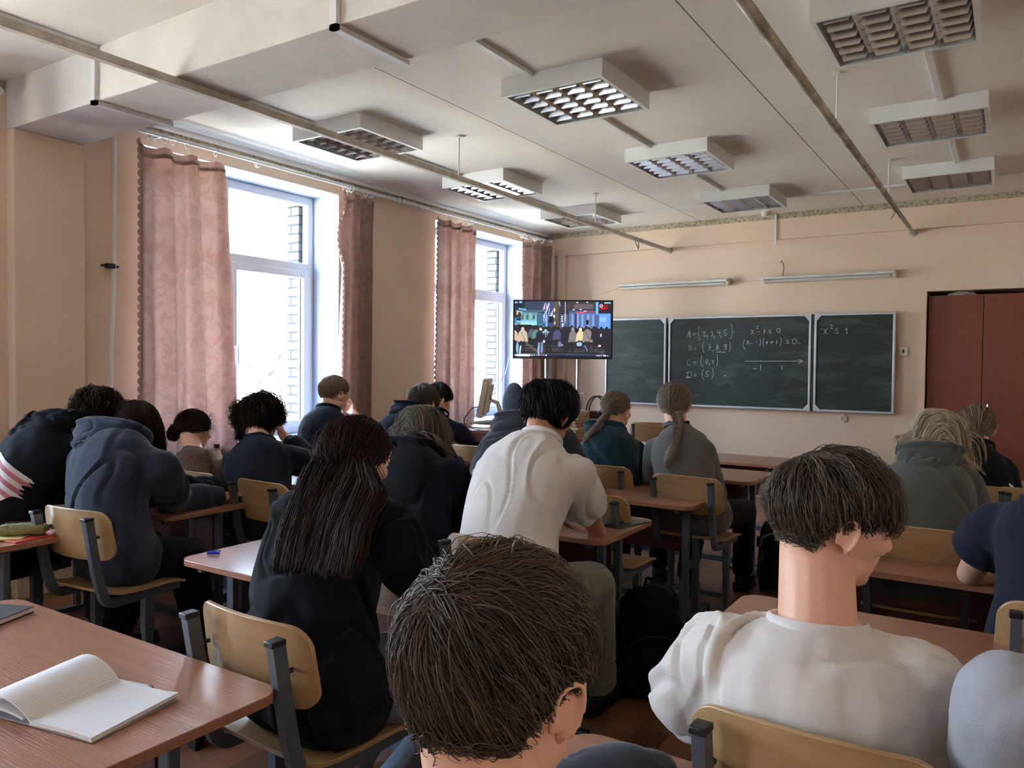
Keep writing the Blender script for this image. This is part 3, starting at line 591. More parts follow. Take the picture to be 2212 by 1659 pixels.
CHALK_C = [[(-2.984,1.675),(-2.968,1.681),(-2.954,1.75),(-2.947,1.669)],[(-2.965,1.706),(-2.936,1.713)],[(-2.949,1.75),(-2.935,1.666)],[(-2.912,1.709),(-2.881,1.712)],[(-2.912,1.693),(-2.881,1.695)],[(-2.832,1.783),(-2.849,1.774),(-2.848,1.722),(-2.861,1.711),(-2.848,1.699),(-2.844,1.647),(-2.825,1.638)],[(-2.802,1.711),(-2.794,1.725),(-2.777,1.724),(-2.775,1.711),(-2.801,1.679),(-2.766,1.679),(-2.751,1.69)],[(-2.746,1.681),(-2.75,1.653)],[(-2.714,1.724),(-2.691,1.726),(-2.702,1.703),(-2.688,1.695),(-2.695,1.678),(-2.713,1.68)],[(-2.673,1.68),(-2.676,1.653)],[(-2.638,1.743),(-2.64,1.709),(-2.612,1.713)],[(-2.615,1.745),(-2.617,1.677)],[(-2.598,1.682),(-2.603,1.652)],[(-2.57,1.739),(-2.572,1.716),(-2.55,1.71),(-2.545,1.693),(-2.556,1.681),(-2.575,1.686)],[(-2.57,1.739),(-2.539,1.741)],[(-2.504,1.797),(-2.486,1.79),(-2.485,1.735),(-2.474,1.724),(-2.484,1.713),(-2.486,1.66),(-2.506,1.651)],[(-2.954,1.576),(-2.948,1.524)],[(-2.954,1.574),(-2.929,1.576),(-2.926,1.559),(-2.946,1.551),(-2.919,1.544),(-2.924,1.525),(-2.952,1.523)],[(-2.9,1.552),(-2.869,1.555)],[(-2.9,1.536),(-2.869,1.538)],[(-2.785,1.616),(-2.799,1.607),(-2.798,1.572),(-2.809,1.56),(-2.798,1.549),(-2.795,1.514),(-2.778,1.504)],[(-2.741,1.587),(-2.714,1.589),(-2.725,1.525)],[(-2.737,1.555),(-2.707,1.559)],[(-2.682,1.53),(-2.687,1.507)],[(-2.629,1.572),(-2.631,1.565),(-2.635,1.561),(-2.641,1.56),(-2.646,1.563),(-2.649,1.568),(-2.65,1.575),(-2.647,1.58),(-2.641,1.583),(-2.635,1.582),(-2.631,1.578),(-2.629,1.572)],[(-2.63,1.544),(-2.632,1.537),(-2.636,1.532),(-2.643,1.531),(-2.649,1.534),(-2.652,1.541),(-2.653,1.548),(-2.649,1.555),(-2.643,1.558),(-2.637,1.557),(-2.632,1.552),(-2.63,1.544)],[(-2.609,1.53),(-2.615,1.509)],[(-2.542,1.575),(-2.544,1.567),(-2.549,1.562),(-2.556,1.561),(-2.563,1.564),(-2.567,1.571),(-2.567,1.579),(-2.563,1.585),(-2.557,1.588),(-2.55,1.587),(-2.544,1.582),(-2.542,1.575)],[(-2.542,1.575),(-2.545,1.543),(-2.567,1.534)],[(-2.514,1.613),(-2.503,1.606),(-2.502,1.573),(-2.495,1.562),(-2.502,1.551),(-2.504,1.52),(-2.517,1.511)],[(-2.652,1.507),(-2.549,1.505)],[(-2.932,1.426),(-2.958,1.423),(-2.976,1.396),(-2.963,1.367),(-2.935,1.365)],[(-2.898,1.397),(-2.867,1.401)],[(-2.897,1.381),(-2.866,1.383)],[(-2.801,1.467),(-2.815,1.457),(-2.815,1.42),(-2.826,1.408),(-2.814,1.397),(-2.811,1.36),(-2.795,1.351)],[(-2.741,1.406),(-2.743,1.396),(-2.748,1.388),(-2.755,1.387),(-2.761,1.391),(-2.764,1.4),(-2.765,1.411),(-2.761,1.421),(-2.755,1.425),(-2.749,1.424),(-2.744,1.417),(-2.741,1.406)],[(-2.723,1.39),(-2.729,1.36)],[(-2.697,1.406),(-2.686,1.427),(-2.685,1.379)],[(-2.65,1.477),(-2.638,1.47),(-2.637,1.428),(-2.63,1.417),(-2.637,1.406),(-2.638,1.366),(-2.652,1.357)],[(-2.962,1.292),(-2.961,1.23)],[(-2.98,1.28),(-2.944,1.298),(-2.92,1.281),(-2.919,1.246),(-2.949,1.226),(-2.981,1.23),(-2.967,1.245),(-2.937,1.228)],[(-2.895,1.265),(-2.864,1.269)],[(-2.895,1.249),(-2.864,1.252)],[(-2.785,1.321),(-2.799,1.311),(-2.798,1.278),(-2.809,1.266),(-2.798,1.255),(-2.795,1.222),(-2.778,1.213)],[(-2.758,1.298),(-2.76,1.278),(-2.739,1.272),(-2.734,1.253),(-2.746,1.239),(-2.765,1.243)],[(-2.758,1.298),(-2.73,1.303)],[(-2.696,1.336),(-2.684,1.329),(-2.684,1.292),(-2.676,1.281),(-2.683,1.27),(-2.685,1.235),(-2.699,1.226)],[(-2.565,1.26),(-2.542,1.256)],[(-2.289,1.745),(-2.261,1.693)],[(-2.262,1.742),(-2.288,1.691)],[(-2.234,1.772),(-2.223,1.781),(-2.219,1.768),(-2.233,1.746),(-2.212,1.745)],[(-2.226,1.717),(-2.196,1.716)],[(-2.161,1.716),(-2.146,1.747),(-2.152,1.696)],[(-2.083,1.737),(-2.112,1.724),(-2.083,1.711)],[(-2.111,1.702),(-2.079,1.702)],[(-1.99,1.727),(-1.993,1.715),(-2.0,1.707),(-2.01,1.705),(-2.019,1.711),(-2.025,1.721),(-2.025,1.733),(-2.02,1.744),(-2.011,1.749),(-2.001,1.747),(-1.993,1.738),(-1.99,1.727)],[(-2.351,1.632),(-2.368,1.602),(-2.367,1.563),(-2.344,1.538)],[(-2.328,1.627),(-2.305,1.589)],[(-2.308,1.629),(-2.33,1.587)],[(-2.297,1.6),(-2.279,1.602)],[(-2.229,1.629),(-2.231,1.604)],[(-2.195,1.644),(-2.185,1.608),(-2.195,1.571)],[(-2.153,1.65),(-2.166,1.617),(-2.154,1.569)],[(-2.134,1.617),(-2.112,1.59)],[(-2.113,1.621),(-2.135,1.588)],[(-2.091,1.608),(-2.054,1.61)],[(-2.073,1.627),(-2.075,1.586)],[(-2.032,1.603),(-2.018,1.633),(-2.028,1.59)],[(-1.991,1.657),(-1.975,1.621),(-1.993,1.564)],[(-1.904,1.63),(-1.937,1.618),(-1.906,1.604)],[(-1.939,1.596),(-1.9,1.598)],[(-1.829,1.615),(-1.832,1.601),(-1.841,1.591),(-1.853,1.589),(-1.864,1.595),(-1.871,1.608),(-1.872,1.622),(-1.865,1.634),(-1.854,1.64),(-1.842,1.638),(-1.832,1.629),(-1.829,1.615)],[(-1.816,1.6),(-1.793,1.591)],[(-2.342,1.412),(-1.765,1.417)],[(-1.811,1.434),(-1.763,1.418),(-1.812,1.393)],[(-2.186,1.425),(-2.182,1.414)],[(-1.976,1.416),(-1.973,1.411)],[(-2.183,1.379),(-2.184,1.317)],[(-2.257,1.334),(-2.222,1.332)],[(-1.971,1.372),(-1.966,1.331)]]
CHALK_R = [[(-1.573,1.733),(-1.542,1.684)],[(-1.543,1.737),(-1.576,1.683)],[(-1.514,1.768),(-1.504,1.778),(-1.496,1.766),(-1.511,1.736),(-1.487,1.734)],[(-1.442,1.742),(-1.475,1.723),(-1.438,1.71)],[(-1.477,1.694),(-1.433,1.693)],[(-1.377,1.72),(-1.358,1.751),(-1.361,1.684)],[(-1.601,1.736),(-1.589,1.738)]]
# ================================================================ blackboard
def board_mat():
    t = NT('green_chalkboard'); t.set(Roughness=.55); v = coords(t, (1, 1, 3.2))
    n = t.n('ShaderNodeTexNoise', Scale=2.2, Detail=8.0, Distortion=.8, Roughness=.6); t.l(v, n.inputs['Vector'])
    rp = t.n('ShaderNodeValToRGB'); rp.color_ramp.elements[0].position = .48; rp.color_ramp.elements[1].position = .95
    rp.color_ramp.elements[0].color = srgb(29, 42, 38); rp.color_ramp.elements[1].color = srgb(84, 98, 94)
    t.l(n.outputs[0], rp.inputs[0]); t.l(rp.outputs[0], t.b.inputs['Base Color']); return t.m
M['board_green'] = board_mat(); chalk = simple('chalk', (206, 214, 210), None, .95)
YBD = 8.14
def strokes(name, data, parent, off, w=.0042, y=None):
    mb = MB()
    for P in data:
        P = [(p[0]-off[0], (y if y is not None else YBD-.0015)-off[1], p[1]-off[2]) for p in P]
        P = np.array(P)
        if len(P) > 2:          # round the polyline once
            Q = [P[0]]
            for a, b in zip(P[:-1], P[1:]): Q += [a*.75+b*.25, a*.25+b*.75]
            P = np.array(Q + [P[-1]])
        mb.sweep(P, [(-w/2, -.0006), (w/2, -.0006), (w/2, .0006), (-w/2, .0006)] if False else [(math.cos(a)*w/2, math.sin(a)*w/2*.3) for a in np.linspace(0, 6.28, 6, endpoint=False)], side=(0, 1, 0)) if False else mb.tube(P*np.array([1, 1, 1]), w/2, 5)
    return mb.build(name, chalk, parent, smooth=False)
r = thing('blackboard', 'green three part chalkboard with aluminium frame and handwritten sets and inequalities', 'blackboard', (-2.44, YBD, 1.4)); o3 = (-2.44, YBD, 1.4)
for (x0, x1, data, lb) in ((-3.952, -3.215, [], 'empty left panel, partly hidden by the television'), (-3.185, -1.69, CHALK_C, 'middle panel with four sets and a number line'), (-1.66, -.932, CHALK_R, 'right panel with one short inequality')):
    z0, z1 = .918, 1.888; a, b = x0+2.44, x1+2.44
    p = MB().box(a+.012, b-.012, 0, .022, z0-1.4+.012, z1-1.4-.012).build('board_panel', M['board_green'], r, smooth=False); p['label'] = lb
    f = MB(); t = .022
    f.box(a, b, -.012, .026, z0-1.4, z0-1.4+t); f.box(a, b, -.012, .026, z1-1.4-t, z1-1.4); f.box(a, a+t, -.012, .026, z0-1.4+t, z1-1.4-t); f.box(b-t, b, -.012, .026, z0-1.4+t, z1-1.4-t)
    f.build('board_frame', M['alu'], p, bevel=.004)
    for cx, sx in ((a, 1), (b, -1)):
        for cz, sz in ((z0-1.4, 1), (z1-1.4, -1)):
            if lb.startswith('right') and sx == -1: continue
            k = MB(); q = [(cx, cz), (cx+sx*.062, cz), (cx+sx*.062, cz+sz*.024), (cx+sx*.026, cz+sz*.066), (cx, cz+sz*.066)]
            k.add([(u, -.0155, v) for u, v in q] + [(u, -.0115, v) for u, v in q], [(0, 1, 2, 3, 4), (9, 8, 7, 6, 5)] + [(i, (i+1) % 5, (i+1) % 5+5, i+5) for i in range(5)])
            k.ell((cx+sx*.02, -.0158, cz+sz*.018), (.004, .0015, .004), nu=8, nv=5); k.build('corner_plate', M['alu'], p, smooth=False)
    if data: strokes('chalk_writing', data, p, o3)
MB().box(-.752+.0, -.72, -.004, .02, -.48, .484).build('hinge', M['dark_metal'], r, smooth=False); MB().box(.749, .781, -.004, .02, -.48, .484).build('hinge', M['dark_metal'], r, smooth=False)
MB().box(-1.45, 1.45, .026, YF-YBD, -.42, .42).build('mounting', M['dark_metal'], r, smooth=False)
# socket, switch
r = thing('wall_socket', 'round white wall socket under the right blackboard panel', 'socket', (-1.385, YF, .855))
MB().lathe([(.001, 0), (.04, 0), (.038, .014), (.024, .02), (.021, .012), (.001, .012)], (0, 0, 0), 28, M=rotx(math.pi/2)).build('cover', M['cream_plastic'], r)
k = MB(); k.cyl((-.009, -.0115, 0), (-.009, -.0135, 0), .003, k=10); k.cyl((.009, -.0115, 0), (.009, -.0135, 0), .003, k=10); k.build('contact_holes', M['black_plastic'], r)
r = thing('light_switch', 'square cream switch box between blackboard and wardrobe', 'switch', (-.868, YF, 1.515))
MB().box(-.04, .04, -.022, 0, -.045, .045).build('cover', M['cream_plastic'], r, bevel=.004); MB().box(-.008, .008, -.027, -.022, -.014, .018).build('toggle', M['dark_metal'], r, bevel=.002)
# wardrobe in its niche
r = thing('wardrobe', 'tall brown double door wardrobe built into the wall niche', 'wardrobe', (-.22, YF+.35, 0))
MB().box(-.452, .452, -.27, .28, 0, 2.035).build('carcass', M['wardrobe'], r, smooth=False)
for x0, x1, hx in ((-.452, -.012, -.045), (-.006, .452, .04)):
    d = MB().box(x0, x1, -.29, -.2705, .05, 2.035).build('door', M['wardrobe'], r, smooth=False, bevel=.0015)
    h = MB(); h.tube([(hx, -.29, 1.04), (hx, -.315, 1.035), (hx, -.318, .98), (hx, -.315, .925), (hx, -.29, .92)], .006, 8); h.build('handle', M['chrome'], d)
b = bmesh.new(); bmesh.ops.create_icosphere(b, subdivisions=4, radius=1)
for v in b.verts: 
    n = noise.noise(v.co*2.1)*.35 + noise.noise(v.co*6)*.12; v.co = Vector((v.co.x*.12*(1+n), v.co.y*.09*(1+n), max(-.0, v.co.z)*.042*(1+n*1.5)))
me = bpy.data.meshes.new('crumpled_bag'); b.to_mesh(me); b.free()
o = link('crumpled_bag', me, simple('translucent_bag', (206, 196, 180), (190, 178, 160), .4)); o.location = (-.40, YF+.17, 2.0365); o.rotation_euler[2] = .3; tag(o, 'crumpled pale plastic bag lying on top of the wardrobe', 'bag')
# ================================================================ television
NX, NZ = 300, 170
def tv_pixels():
    X, Y = np.meshgrid((np.arange(NX)+.5)/NX*1920, (np.arange(NZ)+.5)/NZ*1100)     # y down; art measured on a 1920x1100 sheet
    I = np.zeros((NZ, NX, 3)); rs = np.random.RandomState(5)
    def rect(x0, y0, x1, y1, c, a=1): k = (X >= x0) & (X <= x1) & (Y >= y0) & (Y <= y1); I[k] = I[k]*(1-a) + np.array(c)*a
    def el(cx, cy, rx, ry, c, a=1): k = ((X-cx)/rx)**2 + ((Y-cy)/ry)**2 <= 1; I[k] = I[k]*(1-a) + np.array(c)*a
    def seg(x0, y0, x1, y1, w, c):
        dx, dy = x1-x0, y1-y0; L = dx*dx+dy*dy; t = np.clip(((X-x0)*dx+(Y-y0)*dy)/L, 0, 1); k = (X-x0-t*dx)**2+(Y-y0-t*dy)**2 <= w*w/4; I[k] = c
    I[:] = (38, 44, 58)
    rect(150, 0, 660, 330, (52, 66, 88)); rect(0, 0, 200, 120, (20, 30, 44)); rect(0, 10, 60, 40, (150, 210, 240)); rect(90, 0, 150, 40, (120, 190, 230))
    seg(90, 150, 220, 170, 30, (120, 180, 210)); rect(0, 180, 620, 205, (70, 110, 140)); seg(0, 190, 200, 230, 14, (190, 230, 240))
    rect(130, 220, 460, 420, (104, 150, 160)); rect(160, 240, 440, 400, (120, 172, 178))
    for x in (160, 250, 380): rect(x-22, 270, x+22, 360, (60, 90, 100)); seg(x-34, 262, x, 236, 10, (30, 44, 54)); seg(x, 236, x+34, 262, 10, (30, 44, 54))
    rect(0, 390, 640, 430, (130, 205, 225)); rect(120, 430, 460, 480, (150, 220, 235)); rect(440, 240, 640, 520, (60, 100, 130))
    for q in range(26): x = rs.uniform(0, 620); y = rs.uniform(210, 500); rect(x, y, x+rs.uniform(10, 40), y+rs.uniform(4, 20), (150+rs.randint(80), 215, 240), .7)
    rect(0, 80, 60, 200, (30, 50, 74)); rect(40, 180, 70, 270, (210, 180, 90)); rect(0, 330, 40, 480, (60, 140, 190))
    rect(640, 0, 760, 560, (56, 74, 120)); 
    for q in range(20): x = 580+rs.uniform(0, 180); y = rs.uniform(0, 330); seg(x, y, x-rs.uniform(-10, 50), y+rs.uniform(40, 130), rs.uniform(8, 18), (190+rs.randint(60), 205, 240))
    rect(622, 250, 655, 560, (130, 180, 240)); rect(760, 0, 880, 560, (86, 78, 74)); rect(680, 300, 770, 430, (24, 26, 36)); rect(880, 0, 1050, 560, (52, 50, 66)); rect(900, 260, 1070, 560, (80, 104, 160), .7)
    seg(1005, 0, 1000, 430, 14, (200, 205, 215)); seg(880, 0, 900, 90, 16, (220, 210, 215)); rect(1060, 60, 1110, 130, (200, 90, 110))
    for y in (300, 345, 390): el(945, y, 18, 16, (220, 210, 180)); el(1010, y-20, 14, 14, (190, 190, 170))
    el(790, 170, 18, 40, (235, 215, 170)); el(785, 300, 20, 28, (225, 220, 215)); el(800, 430, 16, 30, (210, 200, 180))
    rect(1070, 0, 1600, 170, (58, 54, 60)); rect(1180, 50, 1560, 150, (98, 92, 92)); rect(1080, 180, 1640, 230, (76, 92, 130)); rect(1080, 230, 1640, 540, (92, 112, 160))
    for x in (1130, 1240, 1330, 1440, 1540): rect(x, 250, x+36, 540, (120, 165, 235))
    rect(1200, 240, 1230, 540, (44, 46, 60)); rect(1420, 370, 1470, 460, (16, 18, 26)); seg(1230, 232, 1370, 214, 34, (226, 84, 104)); rect(1420, 195, 1640, 215, (170, 60, 70))
    for x, y in ((1170, 165), (1310, 160), (1400, 190), (1240, 20), (1440, 15), (1700, 195), (1765, 190), (1850, 190)): el(x, y, 22, 11, (225, 225, 235))
    rect(1600, 0, 1670, 560, (70, 96, 140)); rect(1615, 10, 1650, 260, (110, 190, 240)); rect(1670, 0, 1900, 240, (44, 28, 40)); rect(1690, 50, 1850, 160, (120, 24, 32)); el(1715, 85, 32, 32, (236, 236, 244)); el(1715, 85, 20, 20, (150, 60, 90)); rect(1715, 125, 1790, 150, (210, 50, 50))
    rect(1670, 240, 1900, 560, (104, 156, 240)); 
    for q in range(6): seg(1690+q*22, 330-((q % 2)*40), 1700+q*22, 400, 8, (190, 220, 255))
    rect(0, 540, 1920, 1100, (30, 32, 40)); seg(0, 450, 360, 455, 12, (220, 220, 200)); rect(70, 465, 340, 560, (22, 24, 28)); el(770, 525, 24, 26, (120, 190, 190)); el(960, 470, 22, 36, (190, 230, 245))
    for y in (880, 940, 980, 1040): seg(80, y, 1800, y+20, 16, (84, 80, 82)); 
    seg(240, 840, 560, 1080, 40, (92, 86, 80)); seg(880, 860, 1000, 870, 30, (150, 140, 130)); seg(1500, 920, 1800, 1060, 20, (70, 70, 76))
    for q in range(60): x = rs.uniform(260, 1880); el(x, rs.uniform(500, 560), 22, 26, (22+rs.randint(30), 20+rs.randint(20), 26)); rect(x-28, 560, x+28, 760, (20+rs.randint(36), 20+rs.randint(24), 28+rs.randint(30)))
    def man(x, c, h0=520, h1=1000, w=62, hood=None, legs=(26, 28, 38), bag=None):
        y1 = h0+70; ym = h0+(h1-h0)*.62
        el(x, h0+34, 30, 38, hood or (40, 32, 30)); el(x, y1+60, w, 80, c); rect(x-w, y1+50, x+w, ym, c); seg(x-w+6, y1+40, x-w-18, ym-10, 30, c); seg(x+w-6, y1+40, x+w+18, ym-10, 30, c)
        seg(x-w*.4, ym, x-w*.45, h1, w*.55, legs); seg(x+w*.4, ym, x+w*.35, h1-10, w*.55, legs)
        if bag: seg(x-40, y1+20, x+50, ym-40, 8, (30, 26, 24))
    man(-20, (206, 180, 150), 520, 960, 70); man(165, (196, 180, 158), 520, 990, 74, (210, 196, 176), bag=1); man(340, (80, 96, 112), 500, 860, 50); man(430, (96, 130, 132), 510, 900, 54); man(520, (24, 28, 42), 530, 1020, 76, (214, 202, 196), (120, 140, 170)); man(690, (26, 30, 52), 500, 1010, 84)
    man(620, (150, 190, 210), 505, 700, 40); man(850, (74, 76, 110), 510, 930, 62); man(1030, (28, 30, 50), 500, 1030, 86); man(1160, (124, 118, 120), 525, 990, 58, (150, 148, 150)); man(1310, (222, 204, 160), 525, 950, 60, (236, 228, 210)); man(1450, (138, 128, 126), 500, 1000, 72, bag=1); man(1600, (40, 34, 48), 510, 900, 56); man(1720, (44, 36, 50), 500, 900, 60); man(1830, (30, 32, 50), 500, 960, 74)
    el(1290, 850, 56, 40, (150, 190, 220)); el(60, 930, 26, 110, (130, 180, 220)); seg(125, 900, 110, 1040, 26, (205, 225, 240)); seg(480, 900, 480, 1060, 30, (150, 190, 230)); seg(1400, 880, 1450, 980, 22, (90, 140, 220)); el(900, 850, 34, 60, (110, 130, 190), .8); rect(1700, 640, 1730, 700, (225, 220, 225)); el(1690, 880, 26, 22, (210, 205, 210)); el(590, 800, 20, 30, (215, 210, 205))
    rect(0, 1058, 1920, 1100, (28, 38, 74)); rect(40, 1052, 320, 1098, (226, 240, 248)); 
    for x, c in ((18, (240, 240, 245)), (350, (200, 220, 240)), (396, (220, 210, 190)), (444, (90, 160, 230)), (492, (230, 220, 215)), (540, (225, 70, 80)), (586, (120, 180, 235)), (634, (230, 232, 240))): el(x, 1075, 15, 15, c)
    for x in (1640, 1668, 1696, 1730, 1850): el(x, 1075, 12, 10, (215, 220, 235))
    rect(1765, 1060, 1815, 1090, (228, 232, 240)); rect(1770, 12, 1900, 36, (130, 200, 215)); 
    return I/255.0
PW, PH, ang = 1.062, .622, math.radians(30)
r = thing('television', 'wide flat television on a stand showing a street crowd at night', 'television', (-4.052, 7.30, 1.735), ang)
MB().box(-PW/2, PW/2, 0, .032, -PH/2, PH/2).build('casing', M['black_plastic'], r, bevel=.004)
MB().box(-PW*.3, PW*.3, .032, .07, -PH*.35, PH*.2).build('back_housing', M['black_plastic'], r, bevel=.01)
k = MB(); e = .007; k.box(-PW/2-.002, PW/2+.002, -.004, .012, -PH/2-.006, -PH/2+e); k.box(-PW/2-.002, PW/2+.002, -.004, .012, PH/2-.002, PH/2+.003); k.box(-PW/2-.002, -PW/2+.003, -.004, .012, -PH/2+e, PH/2-.002); k.box(PW/2-.003, PW/2+.002, -.004, .012, -PH/2+e, PH/2-.002)
k.build('bezel', simple('tv_bezel', (70, 66, 66), None, .35), r, smooth=False)
pix = tv_pixels(); sw, sh = PW-.028, PH-.03
gx = np.linspace(-sw/2, sw/2, NX+1); gz = np.linspace(sh/2+.003, -sh/2+.005, NZ+1)
V = np.array([(x, -.0012, z) for z in gz for x in gx]); J, I_ = np.meshgrid(np.arange(NZ), np.arange(NX), indexing='ij'); a = (J*(NX+1)+I_).ravel(); Q = np.stack([a, a+NX+1, a+NX+2, a+1], 1)
me = np_mesh('screen', V, Q); ca = me.color_attributes.new('picture', 'FLOAT_COLOR', 'CORNER')
lin = np.where(pix <= .04045, pix/12.92, ((pix+.055)/1.055)**2.4).reshape(-1, 3); cc = np.ones((len(Q)*4, 4), np.float32); cc[:, :3] = np.repeat(lin, 4, 0); ca.data.foreach_set('color', cc.ravel())
t = NT('tv_picture'); t.set(Roughness=.25); t.b.inputs['Base Color'].default_value = (.01, .01, .01, 1)
at = t.n('ShaderNodeVertexColor'); at.layer_name = 'picture'; t.l(at.outputs[0], t.b.inputs['Emission Color']); t.b.inputs['Emission Strength'].default_value = TVEM
link('screen', me, t.m, r, smooth=False)
r = thing('television_stand', 'tall steel two post stand carrying the television', 'stand', (-4.052, 7.30, 0), ang)
for x in (-.17, .17): MB().cyl((x, .10, .05), (x, .10, 1.95), .02, k=14).build('post', simple('stand_metal', (150, 152, 156), None, .35, metal=.6) if x < 0 else bpy.data.materials['stand_metal'], r)
MB().box(-.25, .25, .071, .08, 1.45, 1.9).build('mount_plate', M['dark_metal'], r, smooth=False); MB().box(-.17, .17, .085, .115, 1.60, 1.64).build('crossbar', M['dark_metal'], r, smooth=False)
k = MB(); k.box(-.42, .42, .06, .14, .03, .08); 
for x in (-.38, .38): k.box(x-.03, x+.03, -.25, .4, .03, .07)
k.build('base', M['dark_metal'], r, bevel=.006)
for x in (-.38, .38):
    for y in (-.22, .37): MB().cyl((x-.012, y, .018), (x+.012, y, .018), .018, k=14).build('caster', M['black_plastic'], r)
MB().box(.10, .235, -.02, .14, 1.02, 1.055).build('bracket_shelf', M['white_paint'], r, bevel=.004)
tag(MB().tube([(-4.55, 7.02, 1.42), (-4.52, 6.9, 1.25), (-4.50, 6.7, 1.12), (-4.47, 6.45, 1.02), (-4.42, 6.3, .95), (-4.4, 6.2, .90)], .005, 6).build('white_cable', M['pvc']), 'white cable hanging from the television to the teacher desk', 'cable')
tag(MB().tube([(-3.90, 7.42, 1.45), (-3.92, 7.44, 1.0), (-3.96, 7.45, .5), (-3.98, 7.4, .1)], .004, 6).build('red_cable', simple('dark_red_cable', (110, 40, 36))), 'dark red cable hanging under the television', 'cable')
# ================================================================ desks and chairs
def make_desk(h=.665):
    r = thing('school_desk', 'x', 'desk'); w, d = 1.16, .545
    top = MB(); top.slab(w, d, .055, .022, org=(0, d/2, h-.022), nx=26, nz=10); top.build('tabletop', M['desk'], r, bevel=.003)
    MB().box(-w/2+.12, w/2-.12, d-.225, d-.209, .36, h-.024).build('front_panel', M['panel'], r, smooth=False, bevel=.001)
    for sx in (-1, 1):
        x = sx*(w/2-.085)
        for y in (.17, .33):
            l_ = MB(); l_.box(x-.018, x+.018, y-.0125-.002, y+.0125, .042, h-.022 if y > .2 else h-.023); l_.build('leg', M['leg'], r, bevel=.003)
        f = MB(); f.box(x-.02, x+.02, -.0, .50, .012, .042); f.build('foot', M['leg'], r, bevel=.003)
        for y in (.015, .485): MB().box(x-.023, x+.023, y-.018, y+.018, 0, .045).build('foot_cap', M['black_plastic'], r, bevel=.003)
        b = MB(); b.box(x-.012, x+.012, .03, .51, h-.045, h-.0225); b.build('side_rail', M['leg'], r, bevel=.002); MB().box(x-.014, x+.014, .1835, .3165, .30, .335).build('crosspiece', M['leg'], r, bevel=.002)
        hk = MB(); hk.tube([(x+sx*.021, .20, .50), (x+sx*.03, .17, .47), (x+sx*.04, .14, .45), (x+sx*.045, .12, .47)], .004, 6); hk.build('bag_hook', M['dark_metal'], r)
    MB().box(-w/2+.1, w/2-.1, .235, .265, .10, .135).build('stretcher', M['leg'], r, bevel=.003)
    return r
desk0 = make_desk()
def desk(x, y, label, group, rz=0, z=0):
    o = desk0 if not desk0.get('used') else copy_tree(desk0); o['used'] = 1
    o.location = (x, y, z); o.rotation_euler[2] = rz; o['label'] = label; o['group'] = group; return o
def make_chair():
    r = thing('school_chair', 'x', 'chair')
    s = MB(); s.slab(.385, .37, .05, .011, curve=lambda a, b: .018*(max(0, -b/.185))**3 - .022*(max(0, (b-.06)/.125))**2 + .004*(a/.19)**2, org=(0, .02, .443), nx=20, nz=14); s.build('seat', [M['ply']], r, bevel=.002)
    b = MB(); lean = math.radians(8)
    b.slab(.405, .19, .05, .011, curve=lambda a, c: .036*(a/.2)**2, org=(0, -.205, .685), nx=24, nz=8, taper=-.05, arch=.012, axes=((1, 0, 0), (0, -math.sin(lean), math.cos(lean)), (0, math.cos(lean), math.sin(lean))))
    b.build('backrest', M['ply'], r, bevel=.002)
    for sx in (-1, 1):
        x = sx*.158; P = [(x, -.238, .762), (x, -.222, .66), (x, -.203, .55), (x, -.186, .480)]
        for t in np.linspace(0, 1, 6): a = t*1.35; P.append((x, -.186+.06*(1-math.cos(a))+.004, .480-.06*math.sin(a)))
        P += [(x, -.05, .421), (x, .10, .423), (x, .17, .425)]
        f = MB(); f.sweep(P, [(-.0125, -.017), (.0125, -.017), (.0125, .017), (-.0125, .017)][::-1], side=(1, 0, 0)); fr = f.build('side_frame', M['leg'], r, bevel=.002, smooth=True, ang=.5)
        MB().box(x-.0155, x+.0155, -.259, -.221, .758, .772).build('frame_cap', M['black_plastic'], fr, bevel=.003)
        MB().cyl((x-sx*.004, -.2175, .69), (x-sx*.004, -.19, .69), .006, k=8).build('screw', M['dark_metal'], fr)
        l_ = MB(); l_.box(x-.0135, x+.0135, .0, .038, .035, .285); l_.box(x-.016, x+.016, -.003, .041, .26, .41); l_.cyl((x+sx*.016, .019, .29), (x+sx*.03, .019, .29), .009, k=8); l_.build('leg', M['leg'], r, bevel=.002)
        MB().box(x-.017, x+.017, -.19, .19, .008, .036).build('foot', M['leg'], r, bevel=.003)
        for y in (-.182, .182): MB().box(x-.02, x+.02, y-.015, y+.015, 0, .039).build('foot_cap', M['black_plastic'], r, bevel=.003)
    MB().box(-.144, .144, .006, .032, .12, .145).build('stretcher', M['leg'], r, bevel=.002)
    return r
chair0 = make_chair()
def chair(x, yb, label, group='wooden school chairs', rz=0, dz=0):
    o = chair0 if not chair0.get('used') else copy_tree(chair0); o['used'] = 1
    o.location = (x - .225*math.sin(-rz)*-1*-1 if False else x + .235*(-math.sin(rz)), yb + .235*math.cos(rz), 0); o.rotation_euler[2] = rz; o['label'] = label; o['group'] = group; return o
# ================================================================ layout of desks and chairs
G_D = 'two seat school desks'
for (x, yn, lb) in ((-3.74, 1.12, 'beech desk beneath the olive pencil case at the left edge'), (-3.74, 2.08, 'beech desk under the black bag, before the two hunched students'),
                    (-3.76, 3.05, 'beech desk before the curly haired and the bun haired students'), (-3.76, 4.03, 'beech desk before the boy with hand at his chin by the window'), (-3.78, 5.02, 'front beech desk of the window column, shining with window light')):
    desk(x, yn, lb, G_D)
for (x, yn, lb) in ((-1.88, .585, 'nearest beech desk holding the open squared exercise book'), (-1.90, 1.67, 'beech desk before the long haired girl, with a blue clip on its corner'),
                    (-1.93, 2.775, 'beech desk where the boy in white leans on his elbow'), (-1.90, 3.70, 'beech desk with an empty chair tucked in, third from the blackboard'), (-1.88, 4.705, 'beech desk before the ponytail girl and the braided girl')):
    desk(x, yn, lb, G_D)
